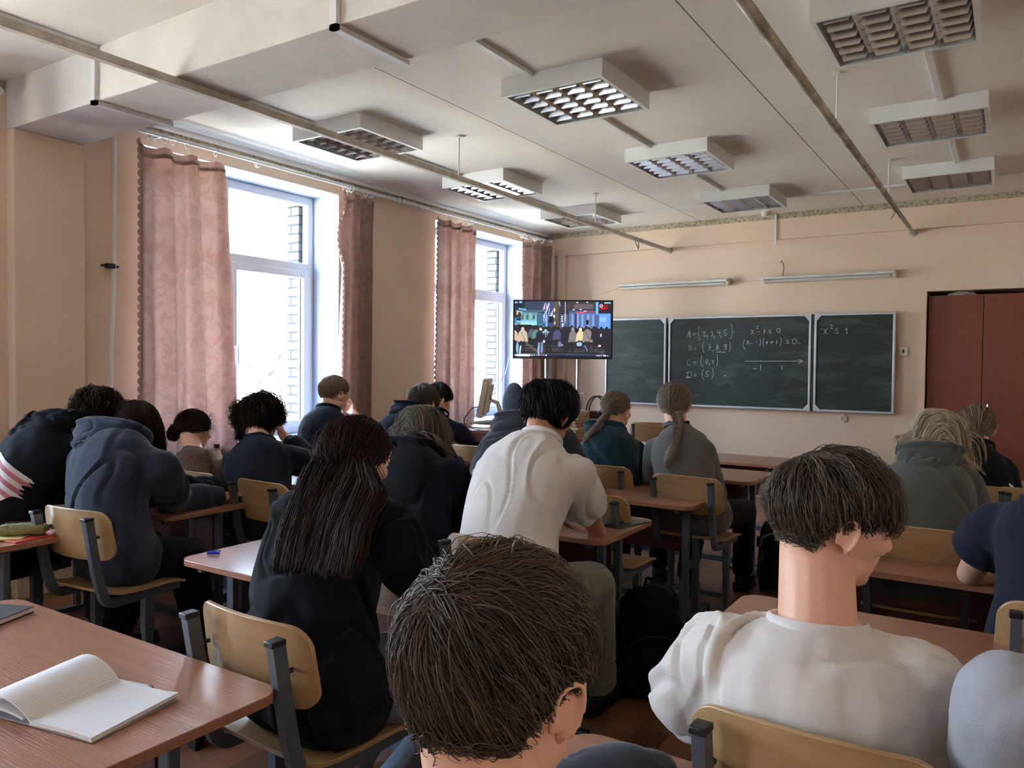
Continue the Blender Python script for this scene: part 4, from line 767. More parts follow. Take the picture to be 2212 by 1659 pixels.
for (x, yn, lb) in ((-.11, .78, 'desk in the bottom foreground with a dark jacket on it'), (-.10, 1.865, 'beech desk in front of the boy in the white shirt turned aside'), (-.10, 2.915, 'beech desk carrying the bare elbow of the navy shirted person'),
                    (-.12, 4.27, 'desk in front of the blonde student in the grey green hoodie'), (-.12, 5.25, 'front desk of the right column, in front of the student in black')):
    desk(x, yn, lb, G_D)
lowd = make_desk(.64); lowd.location = (-1.84, 5.80, 0); lowd['label'] = 'empty lower beech desk standing closest to the blackboard wall'; lowd['group'] = G_D
for (x, y, rz, lb) in ((-3.80, 1.50, .05, 'chair of the person in the black hoodie at the left edge'), (-3.07, 1.575, .10, 'pale backed chair under the student in the navy hoodie'),
                       (-3.62, 2.47, 0, 'chair of the girl with the hair bun'), (-3.06, 2.46, -.05, 'chair of the curly haired student'), (-3.78, 3.42, 0, 'chair of the boy resting his chin on his hand'), (-3.28, 3.42, 0, 'chair of the boy in the dark jacket by the wall'),
                       (-3.19, 4.38, 0, 'empty chair with a pale back at the front window desk'), (-3.9, 4.42, 0, 'chair of the black haired boy at the front window desk'),
                       (-1.475, 1.13, -.04, 'chair under the long haired girl, its back bare in front of camera'), (-2.02, 2.13, -.05, 'chair under the blonde student in the black hoodie'), (-1.44, 2.08, .0, 'chair behind the boy in the white shirt who leans forward'),
                       (-2.22, 3.02, 0, 'chair of the person hidden behind the black haired boy'), (-1.60, 3.08, .0, 'empty chair tucked under the desk right of the boy in white'), (-1.99, 3.99, 0, 'chair of the ponytail girl'), (-1.43, 3.86, -.03, 'chair of the girl with the braid'),
                       (-.265, 1.25, -.04, 'chair of the boy in the white shirt turned aside, in the right foreground'), (.26, 1.2, 0, 'chair of the person in light grey at the lower right corner'), (-.28, 3.12, 0, 'golden brown chair of the blonde student in grey green'), (.18, 2.27, .0, 'chair of the navy shirted person at the right edge'),
                       (-.16, 4.42, 0, 'chair of the student in black before the wardrobe'), (.13, 4.45, 0, 'chair right of the student in black, cut by the photo edge'), (-.41, .12, 0, 'chair of the person whose head fills the foreground'),
                       (-3.03, 7.25, .25, 'empty chair against the wall below the blackboard'), (-.66, 7.45, 0, 'empty chair near the wardrobe corner behind the blonde student')):
    chair(x, y, lb, rz=rz)
# ---------------------------------------------------------------- teacher's desk
r = thing('teacher_desk', 'wide cherry brown teacher desk with the monitor and papers', 'desk', (-3.72, 5.70, 0))
MB().box(-.78, .78, 0, .58, .735, .76).build('desktop', M['teacher_desk'], r, bevel=.003)
MB().box(-.74, .74, .03, .046, .12, .734).build('front_panel', M['teacher_desk'], r, smooth=False)
for x in (-.76, .744): MB().box(x, x+.018, .01, .57, 0, .7345).build('side_panel', M['teacher_desk'], r, smooth=False, bevel=.001)
d = MB().box(.36, .743, .05, .55, .15, .734).build('drawer_unit', M['teacher_desk'], r, smooth=False)
for z in (.2, .38, .56): 
    q = MB().box(.365, .738, .5505, .565, z, z+.16).build('drawer', M['teacher_desk'], d, bevel=.002); 
# monitor, back towards the class
beige = simple('beige_monitor_plastic', (214, 204, 180), (204, 194, 170), .45)
r = thing('monitor', 'yellowed desktop monitor seen from its back on the teacher desk', 'monitor', (-4.17, 6.0, .76), math.radians(-62))
tl = rotx(math.radians(-10))
k = MB(); k.box(-.20, .20, -.012, .035, .10, .47, rot=tl); k.box(-.16, .16, .03, .06, .14, .42, rot=tl, about=(0, .0, .285)); k.build('casing', beige, r, bevel=.012)
MB().box(-.185, .185, -.0165, -.0125, .115, .455, rot=tl, about=(0, .012, .285)).build('screen', M['black_plastic'], r)
k = MB(); k.box(-.14, .14, .0, .16, 0, .015)
for x in (-.09, .09): k.tube([(x, .06, .26), (x, .13, .24), (x, .155, .16), (x, .12, .01)], .011, 8)
k.build('stand', beige, r, bevel=.003)
k = MB(); k.box(-.02, .03, .058, .066, .24, .30); k.box(.06, .09, .058, .066, .30, .33); k.build('sockets', M['black_plastic'], r)
tag(MB().tube([(-4.12, 5.93, .98), (-4.2, 5.86, .95), (-4.28, 5.84, .85), (-4.3, 5.88, .767), (-4.1, 5.9, .766)], .006, 6).build('monitor_cable', M['black_plastic']), 'black cable curling from the monitor back to the desk', 'cable')
r = thing('office_chair', 'black office chair with an oval back behind the teacher desk', 'chair', (-4.44, 6.95, 0), .15)
k = MB(); k.ell((0, 0, .93), (.135, .035, .235), nu=28, nv=16); k.build('backrest', M['black2'], r)
k = MB(); k.ell((0, .0, .47), (.24, .23, .05), nu=24); o = k.build('seat', M['black2'], r); o.location = (0, .22*-1, 0)
k = MB(); k.tube([(0, .035, .85), (0, .06, .6), (0, -.02, .44)], .018, 8); k.cyl((0, -.22, .12), (0, -.22, .44), .025); k.build('column', M['dark_metal'], r)
for a in range(5):
    c_, s_ = math.cos(a*1.2566+.2), math.sin(a*1.2566+.2); k = MB(); k.tube([(0, -.22, .12), (c_*.15, -.22+s_*.15, .10), (c_*.27, -.22+s_*.27, .075)], .018, 8, scale=(1.2, 1, .8)); lg = k.build('leg', M['black_plastic'], r)
    MB().cyl((c_*.27-.012*s_, -.22+s_*.27+.012*c_, .028), (c_*.27+.012*s_, -.22+s_*.27-.012*c_, .028), .028, k=14).build('caster', M['black_plastic'], lg)
# books
covers = [((150, 116, 86), (206, 186, 150)), ((128, 84, 66), (200, 176, 138)), ((160, 130, 96), (212, 196, 164)), ((120, 70, 58), (198, 172, 134)), ((166, 120, 88), (208, 184, 150)), ((138, 96, 74), (204, 180, 146)), ((126, 78, 64), (210, 190, 156)), ((200, 198, 196), (225, 222, 216))]
pm = [simple('book_pages_%d' % i, c[1], tuple(int(q*.9) for q in c[1]), .9, 60, stretch=(1, 1, 12)) for i, c in enumerate(covers)]
cm = [simple('book_cover_%d' % i, c[0], tuple(int(q*.85) for q in c[0]), .6, 9) for i, c in enumerate(covers)]
def book(name, label, x, y, z, w, d, h, rz, ci, group=None, cat='book'):
    r = thing(name, label, cat, (x, y, z), rz, group)
    MB().box(-w/2+.004, w/2-.004, -d/2+.004, d/2-.006, .002, h-.002).build('pages', pm[ci], r, smooth=False)
    k = MB(); k.box(-w/2, w/2, -d/2, d/2, 0, .002); k.box(-w/2, w/2, -d/2, d/2, h-.002, h); k.box(-w/2, w/2, d/2-.003, d/2, .002, h-.002); k.build('cover', cm[ci], r, smooth=False); return r
z = .761; rnd = random.Random(4); ordn = ('bottom book', 'second book from the bottom', 'third book from the bottom', 'fourth book from the bottom', 'fifth book from the bottom', 'book third from the top', 'book second from the top', 'white topped book on top')
for i in range(8):
    h = (.026, .024, .027, .028, .026, .03, .024, .022)[i]
    book('textbook', '%s of the stack on the teacher desk' % ordn[i], -3.13+rnd.uniform(-.006, .006), 5.86+rnd.uniform(-.006, .006), z, .17, .235, h, rnd.uniform(-.06, .06), i, 'books stacked on the teacher desk'); z += h+.0005
for i, (x, y, w, d, rz, mt, lb) in enumerate(((-4.28, 5.80, .21, .297, .3, M['paper'], 'white sheet left on the teacher desk'), (-3.98, 5.86, .21, .297, -.4, M['paper'], 'white sheet under the monitor on the teacher desk'), (-3.80, 5.82, .21, .297, .8, M['paper'], 'white sheet right of the monitor on the teacher desk'))):
    o = MB().box(-w/2, w/2, -d/2, d/2, 0, .003).build('paper_sheet', mt, smooth=False); o.location = (x, y, .7605+.0035*i); o.rotation_euler[2] = rz; tag(o, lb, 'paper', 'papers on the teacher desk')
book('folder', 'reddish folder lying at the window end of the teacher desk', -4.40, 5.83, .7605+.011, .22, .30, .02, .5, 3, None, 'folder')
o = MB().lathe([(.018, -.012), (.03, -.012), (.03, .012), (.018, .012), (.018, -.012)], k=24).build('tape_roll', simple('pink_tape', (226, 70, 96), None, .35)); o.location = (-3.93, 5.80, .7605+.0225+.0); tag(o, 'pink tape roll on the teacher desk papers', 'tape')
o = MB().box(-.05, .05, -.03, .03, 0, .02).build('card_box', simple('cream_card', (214, 200, 160)), bevel=.003); o.location = (-3.87, 5.735, .7605); tag(o, 'small cream box near the pink tape on the teacher desk', 'box')
o = MB().box(-.07, .07, -.02, .02, 0, .018).build('stapler', M['black_plastic'], bevel=.006); o.location = (-3.74, 5.755, .771); o.rotation_euler[2] = .4; tag(o, 'black stapler at the front rim of teacher desk', 'stapler')
# handbag
bagm = simple('maroon_leather', (58, 30, 32), (70, 38, 38), .38, 12, bump=.15)
r = thing('handbag', 'dark maroon handbag with two tall handles on the teacher desk', 'handbag', (-3.02, 6.06, .761), .1)
k = MB(); k.slab(.25, .2, .04, .1, org=(0, .05, .1), axes=((1, 0, 0), (0, 0, 1), (0, -1, 0)), nx=18); k.build('body', bagm, r, bevel=.012)
for y in (-.035, .035):
    P = [(.085*math.cos(a), y+.01*math.sin(a), .19+.14*math.sin(a)) for a in np.linspace(0, math.pi, 15)]; MB().tube(P, .0075, 8).build('handle', bagm, r)
k = MB(); k.ell((.05, -.055, .19), (.016, .012, .02)); k.ell((.035, -.058, .165), (.012, .01, .014)); k.tube([(.06, -.045, .24), (.055, -.052, .2)], .003, 6); k.build('charm', M['dark_metal'], r)
# ================================================================ soft bags
def remesh(mb, voxel=.01, smooth=6, name='mesh', disp=None):
    me0 = mb.mesh('tmp'); ob = bpy.data.objects.new('tmp', me0); COL.objects.link(ob)
    b = bmesh.new(); b.from_mesh(me0); bmesh.ops.recalc_face_normals(b, faces=b.faces); b.to_mesh(me0); b.free()
    m1 = ob.modifiers.new('r', 'REMESH'); m1.mode = 'VOXEL'; m1.voxel_size = voxel; m1.adaptivity = 0
    if smooth: m2 = ob.modifiers.new('s', 'SMOOTH'); m2.factor = .5; m2.iterations = smooth
    dg = bpy.context.evaluated_depsgraph_get(); dg.update()
    me = bpy.data.meshes.new_from_object(ob.evaluated_get(dg)); me.name = name
    bpy.data.objects.remove(ob); bpy.data.meshes.remove(me0)
    if disp: disp(me)
    me.polygons.foreach_set('use_smooth', [True]*len(me.polygons)); return me
def folds(amp, scale, seed=0, stretch=(1, 1, 1), ridge=True, fine=.25):
    def f(me):
        n = len(me.vertices); co = np.zeros(n*3, np.float32); no = np.zeros(n*3, np.float32)
        me.vertices.foreach_get('co', co); me.vertices.foreach_get('normal', no); co = co.reshape(-1, 3); no = no.reshape(-1, 3)
        S = Vector(stretch); out = np.zeros(n); sd = Vector((seed*3.1, seed*1.7, seed*2.3))
        for i in range(n):
            p = Vector(co[i]); q = Vector((p.x*S.x, p.y*S.y, p.z*S.z))*scale + sd
            w = noise.noise(q*.6)*1.2; a = noise.noise(q + Vector((w, w*.7, -w)))
            b2 = noise.noise(q*1.15 + Vector((a*.8, 7.1, -a*.6))); mk = max(0.0, noise.noise(q*.35 + Vector((3.3, 9.1, 5.7)))*2.2 + .35)
            out[i] = .75*a + fine*noise.noise(q*2.7) - 1.5*math.exp(-(b2/.085)**2)*min(1.4, mk) + .6*math.exp(-((b2-.17)/.09)**2)*min(1.4, mk)
        me.vertices.foreach_set('co', (co + no*(out*amp)[:, None]).astype(np.float32).ravel()); me.update()
    return f
def backpack(name, label, loc, rz, h, w, d, lean=0., mt=None, detail=None):
    r = thing(name, label, 'backpack', loc, rz); R = rotx(lean); mt = mt or M['black_cloth']
    k = MB(); k.ell((0, 0, h*.30), (w/2, d/2, h*.30)); k.ell((0, 0, h*.55), (w/2*.86, d/2*.9, h*.36)); k.ell((0, 0, h*.80), (w/2*.66, d/2*.72, h*.20)); k.box(-w*.46, w*.46, -d*.42, d*.42, .004, h*.38); k.box(-w*.38, w*.38, -d*.36, d*.36, h*.3, h*.72); k.box(-w*.27, w*.27, -d*.28, d*.28, h*.7, h*.93); k.ell((0, -d*.45, h*.32), (w*.38, d*.28, h*.25))
    k.v = [v @ R.T for v in k.v]; k.v = [np.c_[v[:, 0], v[:, 1], np.maximum(v[:, 2], .002)] for v in k.v]
    me = remesh(k, .008, 5, 'body', folds(.006, 9, 2)); link('body', me, mt, r, smooth=False)
    f = lambda P: [tuple(R @ np.array(p)) for p in P]
    MB().tube(f([(-.035, d*.1, h*.97), (-.03, d*.1, h*1.03), (.03, d*.1, h*1.03), (.035, d*.1, h*.97)]), .007, 8).build('grab_handle', mt, r)
    for sx in (-1, 1):
        MB().sweep(f([(sx*w*.25, d*.42, h*.86), (sx*w*.34, d*.72, h*.70), (sx*w*.38, d*.74, h*.42), (sx*w*.42, d*.5, h*.10)]), [(-.022, -.004), (.022, -.004), (.022, .004), (-.022, .004)], side=(1, 0, 0)).build('shoulder_strap', mt, r)
        k = MB(); a = f([(sx*(w*.5-.004), -.0, h*.62)])[0]; k.box(a[0]-.012, a[0]+.012, a[1]-.02, a[1]+.02, a[2]-.03, a[2]+.03); k.build('side_buckle', mt, r, bevel=.003)
    z = MB().tube(f([(-w*.36*math.cos(t), -d*.47*1.0-.01*math.sin(t), h*.46+h*.17*math.sin(t)) for t in np.linspace(.1, math.pi-.1, 16)]), .0035, 6).build('zip', M['dark_metal'] if detail else M['black_plastic'], r)
    if detail:
        MB().tube(f([(w*.2, -d*.5, h*.78), (-w*.1, -d*.52, h*.80), (-w*.42, -d*.40, h*.70), (-w*.46, -d*.3, h*.56)]), .006, 6).build('piping', simple('khaki_piping', (120, 112, 92)), r)
    return r
backpack('backpack', 'large black backpack standing on the floor in the aisle', (-1.24, 3.03, 0), .5, .47, .30, .22, .10)
backpack('backpack', 'small black backpack with khaki piping beside the front aisle desk', (-1.17, 4.86, 0), .3, .46, .25, .2, -.05, detail=True)
# black bag with strap on the second window desk
r = thing('shoulder_bag', 'slouched black bag with a loop strap on the window side desk', 'bag', (-3.47, 2.40, .666), 1.2)
k = MB(); k.ell((0, 0, .05), (.19, .12, .06)); k.ell((-.06, .0, .07), (.12, .10, .06)); k.ell((.08, .01, .055), (.11, .09, .06)); k.box(-.16, .16, -.09, .09, .002, .05); k.v = [np.c_[v[:, 0], v[:, 1], np.maximum(v[:, 2], .001)] for v in k.v]
link('body', remesh(k, .007, 4, 'body', folds(.009, 8, 5)), M['black_cloth'], r, smooth=False)
MB().sweep([(.14, -.03, .05), (.20, -.05, .045), (.27, -.04, .03), (.29, .0, .02), (.25, .03, .012), (.17, .03, .01), (.12, .02, .01)], [(-.004, -.014), (.004, -.014), (.004, .014), (-.004, .014)], side=(0, 0, 1)).build('strap', M['black_cloth'], r)
MB().tube([(-.14, -.09, .06), (-.02, -.118, .075), (.1, -.09, .07)], .003, 6).build('zip', M['black_plastic'], r)
# pencil case and papers on the first window desk
r = thing('pencil_case', 'olive green cloth pencil case on a red notebook', 'pencil case', (-3.27, 1.525, .678), math.radians(50))
k = MB(); k.ell((0, 0, .022), (.10, .045, .026)); k.box(-.085, .085, -.03, .03, .002, .03); k.v = [np.c_[v[:, 0], v[:, 1], np.maximum(v[:, 2], .001)] for v in k.v]
link('case', remesh(k, .004, 4, 'case', folds(.003, 22, 1)), cloth('olive_canvas', (112, 110, 74), (136, 134, 92)), r, smooth=False)
MB().tube([(-.095, 0, .03), (-.05, .002, .047), (.05, -.002, .047), (.095, 0, .028)], .003, 6).build('zip', M['black_plastic'], r); MB().box(.094, .118, -.006, .006, .024, .034).build('zip_tag', M['black_plastic'], r, bevel=.002)
red = simple('red_cover', (196, 70, 58), (206, 92, 74), .5, 6); yel = simple('yellow_paper', (208, 196, 130), None, .6)
o = MB().box(-.085, .085, -.105, .105, 0, .006).build('notebook', red, bevel=.001); o.location = (-3.27, 1.545, .6655); o.rotation_euler[2] = .15; tag(o, 'red notebook under the olive pencil case', 'notebook')
o = MB().box(-.07, .07, -.09, .09, 0, .004).build('leaflet', yel); o.location = (-3.31, 1.50, .672); o.rotation_euler[2] = .8; tag(o, 'yellowish leaflet between pencil case and red notebook', 'leaflet')
o = MB().box(-.10, .10, -.145, .145, 0, .003).build('paper_sheet', M['paper']); o.location = (-3.38, 1.30, .6655); o.rotation_euler[2] = -.35; tag(o, 'white sheet at the left edge beside the pencil case', 'paper')
# exercise book open on the nearest desk
grid = NT('squared_paper'); grid.set(Roughness=.75); v = coords(grid); sp = grid.n('ShaderNodeSeparateXYZ'); grid.l(v, sp.inputs[0]); last = None
for ax in ('X', 'Y'):
    a = grid.n('ShaderNodeMath', operation='MODULO'); ab = grid.n('ShaderNodeMath', operation='ADD'); grid.l(sp.outputs[ax], ab.inputs[0]); ab.inputs[1].default_value = 5.0; grid.l(ab.outputs[0], a.inputs[0]); a.inputs[1].default_value = .005
    c = grid.n('ShaderNodeMath', operation='LESS_THAN'); grid.l(a.outputs[0], c.inputs[0]); c.inputs[1].default_value = .0005
    if last is None: last = c
    else: mx = grid.n('ShaderNodeMath', operation='MAXIMUM'); grid.l(last.outputs[0], mx.inputs[0]); grid.l(c.outputs[0], mx.inputs[1]); last = mx
mx = grid.n('ShaderNodeMix', data_type='RGBA'); grid.l(last.outputs[0], mx.inputs['Factor']); mx.inputs['A'].default_value = srgb(234, 234, 238); mx.inputs['B'].default_value = srgb(186, 190, 204); grid.l(mx.outputs['Result'], grid.b.inputs['Base Color'])
r = thing('exercise_book', 'open squared exercise book with blank pages on the nearest desk', 'exercise book', (-1.585, .842, .666), math.radians(10))
def page(x0, x1, hfun, th, name, mat):
    k = MB(); n = 18; V = []; 
    for i in range(n):
        x = x0 + (x1-x0)*i/(n-1)
        for y in (-.102, .102): V.append((x, y, hfun(x, y))); V.append((x, y, hfun(x, y)-th))
    F = []
    for i in range(n-1):
        a = i*4; b = a+4; F += [(a, b, b+2, a+2), (a+1, a+3, b+3, b+1), (a, a+1, b+1, b), (a+2, b+2, b+3, a+3)]
    F += [(0, 2, 3, 1), (4*(n-1), 4*(n-1)+1, 4*(n-1)+3, 4*(n-1)+2)]
    k.add(V, F); return k.build(name, mat, r)
page(0, .166, lambda x, y: .010 + .002*math.sin(x/.166*3.1) + (.004*max(0, (x-.13)/.03) if y > 0 else 0), .008, 'right_page', grid.m)
page(-.160, 0, lambda x, y: .010 + .045*math.sin(min(1, -x/.16)*math.pi*.92)**.8*(1 - .25*(y < 0)), .003, 'left_page', grid.m)
page(-.164, .168, lambda x, y: .0022, .0015, 'cover', simple('grey_cover', (170, 172, 180)))
page(-.152, -.02, lambda x, y: .008 + .012*math.sin(min(1, -x/.15)*math.pi*.9), .005, 'lower_pages', M['paper'])
r = thing('pen', 'slim silver pen half under the open exercise book', 'pen', (-1.59, .958, .6695), math.radians(12))
k = MB(); k.cyl((-.07, 0, 0), (.06, 0, 0), .004, k=10); k.build('barrel', M['alu'], r); MB().cyl((.0605, 0, 0), (.068, 0, 0), .003, .001, k=10).build('tip', M['dark_metal'], r); MB().cyl((.052, 0, 0), (.057, 0, 0), .0048, k=10).build('ring', M['chrome'], r)
r = thing('notebook', 'thick dark covered notebook at the left edge of the nearest desk', 'notebook', (-2.30, .965, .666), math.radians(-68))
MB().box(-.1, .1, -.07, .07, .002, .014).build('pages', M['paper'], r, smooth=False); k = MB(); k.box(-.103, .103, -.073, .073, .014, .016); k.box(-.103, .103, -.073, .073, 0, .002); k.build('cover', simple('dark_brown_cover', (48, 42, 44)), r, smooth=False)
MB().box(-.01, .012, .03, .038, .016, .0165).build('red_mark', red, r, smooth=False)
r = thing('clip_pen', 'small translucent blue pen clip on the desk corner', 'pen clip', (-2.42, 1.775, .6655), .5)
blue = simple('clear_blue_plastic', (20, 40, 200), None, .15); MB().cyl((-.022, 0, .006), (.022, 0, .006), .006, .0045, k=12).build('cap', blue, r); MB().box(-.01, .028, -.0015, .0015, .012, .016).build('clip', blue, r, bevel=.0008)
# phones
def phone(label, loc, rz, body, scr, tilt=0, lit=0, grp=None):
    r = thing('phone', label, 'phone', loc, rz); r.rotation_euler[0] = tilt
    MB().slab(.072, .15, .01, .008, nx=14, nz=6).build('case', body, r, bevel=.0015)
    MB().slab(.066, .144, .008, .0006, nx=14, nz=6, org=(0, 0, .0081)).build('screen', scr, r)
    k = MB(); k.ell((-.02, .055, -.0005), (.008, .008, .002)); k.ell((-.02, .035, -.0005), (.008, .008, .002)); k.build('camera', M['chrome'], r); return r
ps = NT('phone_screen_lit'); ps.set(Roughness=.2); ps.b.inputs['Emission Strength'].default_value = .5; ps.b.inputs['Base Color'].default_value = srgb(60, 60, 66)
v = coords(ps, (14, 22, 1)); ck = ps.n('ShaderNodeTexChecker', Scale=1.0); ck.inputs[1].default_value = srgb(206, 210, 216); ck.inputs[2].default_value = srgb(150, 158, 172); ps.l(v, ck.inputs[0]); ps.l(ck.outputs[0], ps.b.inputs['Emission Color'])
phone('lit phone in the hand of the long haired girl', (-1.752, 2.03, .775), .25, M['black_plastic'], ps.m, tilt=.5)
phone('dark blue phone lying on a notebook beside the white shirt boy', (-1.475, 3.10, .672), -.35, simple('navy_phone_case', (40, 52, 84), None, .3), simple('phone_glass', (96, 104, 120), None, .08))
o = MB().box(-.085, .085, -.11, .11, 0, .005).build('notebook', simple('dark_green_cover', (58, 66, 60), None, .4), bevel=.001); o.location = (-1.455, 3.155, .6655); o.rotation_euler[2] = -.3; tag(o, 'thin dark green notebook under the dark blue phone', 'notebook')
phone('pinkish phone held up beside the blonde student in the black hoodie', (-2.06, 2.98, .75), .2, simple('lilac_case', (190, 150, 190), None, .3), simple('phone_glass2', (60, 60, 74), None, .1), tilt=-1.0)
# dark jacket on the foreground desk
r = MB(); r.ell((0, 0, .02), (.085, .05, .036)); r.ell((.05, .01, .015), (.05, .045, .03)); r.ell((-.06, -.01, .012), (.06, .045, .024)); r.v = [np.c_[v[:, 0], v[:, 1], np.maximum(v[:, 2], .001)] for v in r.v]
o = link('folded_jacket', remesh(r, .004, 6, 'folded_jacket', folds(.006, 11, 8)), M['dark_grey'], smooth=False); o.location = (-.545, 1.20, .6655); o.rotation_euler[2] = .5; tag(o, 'dark blue grey jacket heaped on the foreground desk', 'jacket')
# bottle by the bun girl
r = thing('bottle', 'small bottle with a dark red cap on the desk by the bun haired girl', 'bottle', (-4.22, 3.12, .666))
MB().lathe([(.001, 0), (.03, 0), (.032, .01), (.032, .10), (.02, .13), (.014, .135), (.014, .15), (.001, .15)], k=20).build('body', simple('cloudy_plastic', (206, 186, 170), None, .2), r); MB().lathe([(.001, .151), (.018, .151), (.018, .175), (.001, .175)], k=20).build('cap', simple('dark_red_plastic', (90, 20, 30), None, .4), r)
r = thing('round_tin', 'round white disc with a thin black ring beside the black shirt', 'tin', (-.17, 4.44, .70), .2)
k = MB(); k.lathe([(.001, -.01), (.05, -.01), (.056, 0), (.05, .012), (.001, .014)], (0, 0, .02), 28, M=rotx(math.pi/2)); k.build('lid', M['white_paint'], r); k = MB(); k.tube([(.042*math.cos(t), -.0125, .02+.042*math.sin(t)) for t in np.linspace(0, 6.283, 30)], .003, 6); k.build('ring', M['black_plastic'], r)
# ================================================================ people
def V3(*a): return np.array(a, float)
def unit(v): v = np.asarray(v, float); return v/max(np.linalg.norm(v), 1e-9)
E0 = V3(0, -.012, .028); ES = V3(.079, .099, .091)          # scalp ellipsoid, head space (x right, y face, z up)
def zhair(y): return np.interp(y, [-.13, -.088, -.068, -.046, .014, .032, .055, .078, .1], [-.062, -.062, -.045, .0, .008, .010, .030, .062, .075])
def add_head(mb, c, R, s, detail=True, hair_ear=False):
    T = lambda p: c + R @ (V3(*p)*s)
    def e(p, r, M_=None): mb.ell(T(p), np.array(r)*s, R if M_ is None else R @ M_, nu=20, nv=13)
    e((0, -.012, .026), (.074, .094, .086)); e((0, .028, -.018), (.064, .064, .078)); e((0, .040, -.062), (.050, .050, .046)); e((0, .062, -.092), (.026, .024, .020))
    e((0, .074, .038), (.050, .020, .028)); 
    for sx in (-1, 1):
        e((sx*.030, .072, -.022), (.026, .022, .024)); e((sx*.040, .020, -.072), (.022, .040, .024)); e((sx*.030, .078, .019), (.022, .012, .008))
    mb.cap(T((0, .086, .010)), T((0, .106, -.026)), .0085*s, .0125*s, 10); 
    for sx in (-1, 1): e((sx*.011, .096, -.030), (.008, .010, .007))
    e((0, .088, -.049), (.022, .009, .0055)); e((0, .086, -.059), (.019, .009, .006)); e((0, .082, -.071), (.020, .008, .006))
    for sx in (-1, 1):          # ears: rim, bowl, lobe
        Me = rotz(sx*-.35) @ rotx(-.15)
        P = [T(V3(sx*.076, -.008, -.012) + V3(sx*.013+sx*.006*math.sin(t), 0, 0) + Me @ V3(0, .017*math.cos(t)-.003*math.sin(t), .029*math.sin(t))) for t in np.linspace(-1.2, 4.1, 16)]
        mb.tube(P, .0042*s, 7); e((sx*.079, -.004, -.012), (.008, .015, .025), Me); e((sx*.076, .002, -.040), (.0055, .008, .010))
        e((sx*.080, .008, -.016), (.004, .004, .007))
def hand(mb, w, d, n, s, curl, side, spread=.0):
    """palm from wrist w along d, palm normal n; side = +1 thumb towards cross(d,n)"""
    d = unit(d); n = unit(n - d*np.dot(n, d)); q = np.cross(d, n)*side
    Rm = np.c_[q, d, n]
    mb.ell(w + d*.048*s, (.040*s, .050*s, .015*s), Rm); mb.ell(w + d*.07*s, (.040*s, .026*s, .0125*s), Rm); mb.cap(w - d*.03*s, w + d*.02*s, .024*s, .024*s)
    for k, (off, L) in enumerate(((.030, .072), (.0105, .080), (-.0095, .075), (-.029, .060))):
        p = w + d*.085*s + q*off*s; a = curl*(.8 + .12*k); dd = d; 
        for j, (l, r0, r1) in enumerate(((.46, .0090, .0084), (.30, .0084, .0078), (.24, .0078, .0066))):
            an = a*(.55 + .25*j); dd = unit(dd*math.cos(an) + n*math.sin(an) + q*spread*off*2); p2 = p + dd*L*l*s; mb.cap(p, p2, r0*s, r1*s, 9); p = p2
    p = w + d*.025*s + q*.028*s; dd = unit(d*.62 + q*.66 + n*.35)
    for l, r0, r1 in ((.040, .0125, .0105), (.030, .0102, .0092), (.024, .0092, .0075)):
        p2 = p + dd*l*s; mb.cap(p, p2, r0*s, r1*s, 9); p = p2; dd = unit(dd + d*.35 + n*.25*curl)
def spine_pts(J, n=9):
    a, b = J['hip'], J['neck']; back = J['back']; mid = (a+b)/2 + back
    return [(1-t)**2*a + 2*t*(1-t)*mid + t*t*b for t in np.linspace(0, 1, n)]
TR = [0, .15, .35, .55, .72, .84, .93, 1.0]; RX = [.168, .166, .150, .158, .172, .160, .108, .065]; RY = [.115, .118, .108, .114, .116, .104, .082, .06]
def trunk(mb, J, inf, sx=1.0, sy=1.0):
    P = spine_pts(J, 41); rh = J['right']; rs = unit(J['shR'] - J['shL']); wsh = np.linalg.norm(J['shR'] - J['shL'])/.36
    for i, t in enumerate(np.linspace(0, 1, 41)):
        T = unit(P[min(i+1, 40)] - P[max(i-1, 0)]); r_ = unit(rh*(1-t) + rs*t); r_ = unit(r_ - T*np.dot(r_, T)); f = np.cross(T, r_)
        rx = np.interp(t, TR, RX)*sx*(1 if t < .5 else (1 + (wsh-1)*(t-.5)*1.6)) + inf*(1 if t < .93 else .4); ry = np.interp(t, TR, RY)*sy + inf*(1 if t < .93 else .35)
        mb.ell(P[i], (rx, ry, .062), np.c_[r_, f, T], nu=18, nv=9)
    for k in ('shL', 'shR'):
        mb.cap(P[35], J[k], .050+inf*.6, .050+inf); mb.cap(P[28], J[k], .07+inf, .052+inf); mb.cap(P[37], J[k]*.75+P[33]*.25, .052+inf*.4, .050+inf)
def default_joints(J):
    f = J['fwd']; r_ = J['right'] = V3(f[1], -f[0], 0); hip = J['hip']
    J.setdefault('back', -f*.05 + V3(0, 0, .0))
    for k, sx in (('L', -1), ('R', 1)):
        J.setdefault('hp'+k, hip + r_*sx*.085 + f*.02 - V3(0, 0, .02)); J.setdefault('kn'+k, hip + r_*sx*.13 + f*.42 + V3(0, 0, .0))
        J.setdefault('ft'+k, np.array([J['kn'+k][0] + f[0]*.02, J['kn'+k][1] + f[1]*.02, .085]))
        J.setdefault('el'+k, J['sh'+k] + f*.12 + r_*sx*.07 - V3(0, 0, .24)); J.setdefault('ha'+k, J['el'+k] + f*.22 - r_*sx*.10 + V3(0, 0, .0))
        J.setdefault('hd'+k, unit(J['ha'+k] - J['el'+k])); J.setdefault('hn'+k, V3(0, 0, -1))
    return J
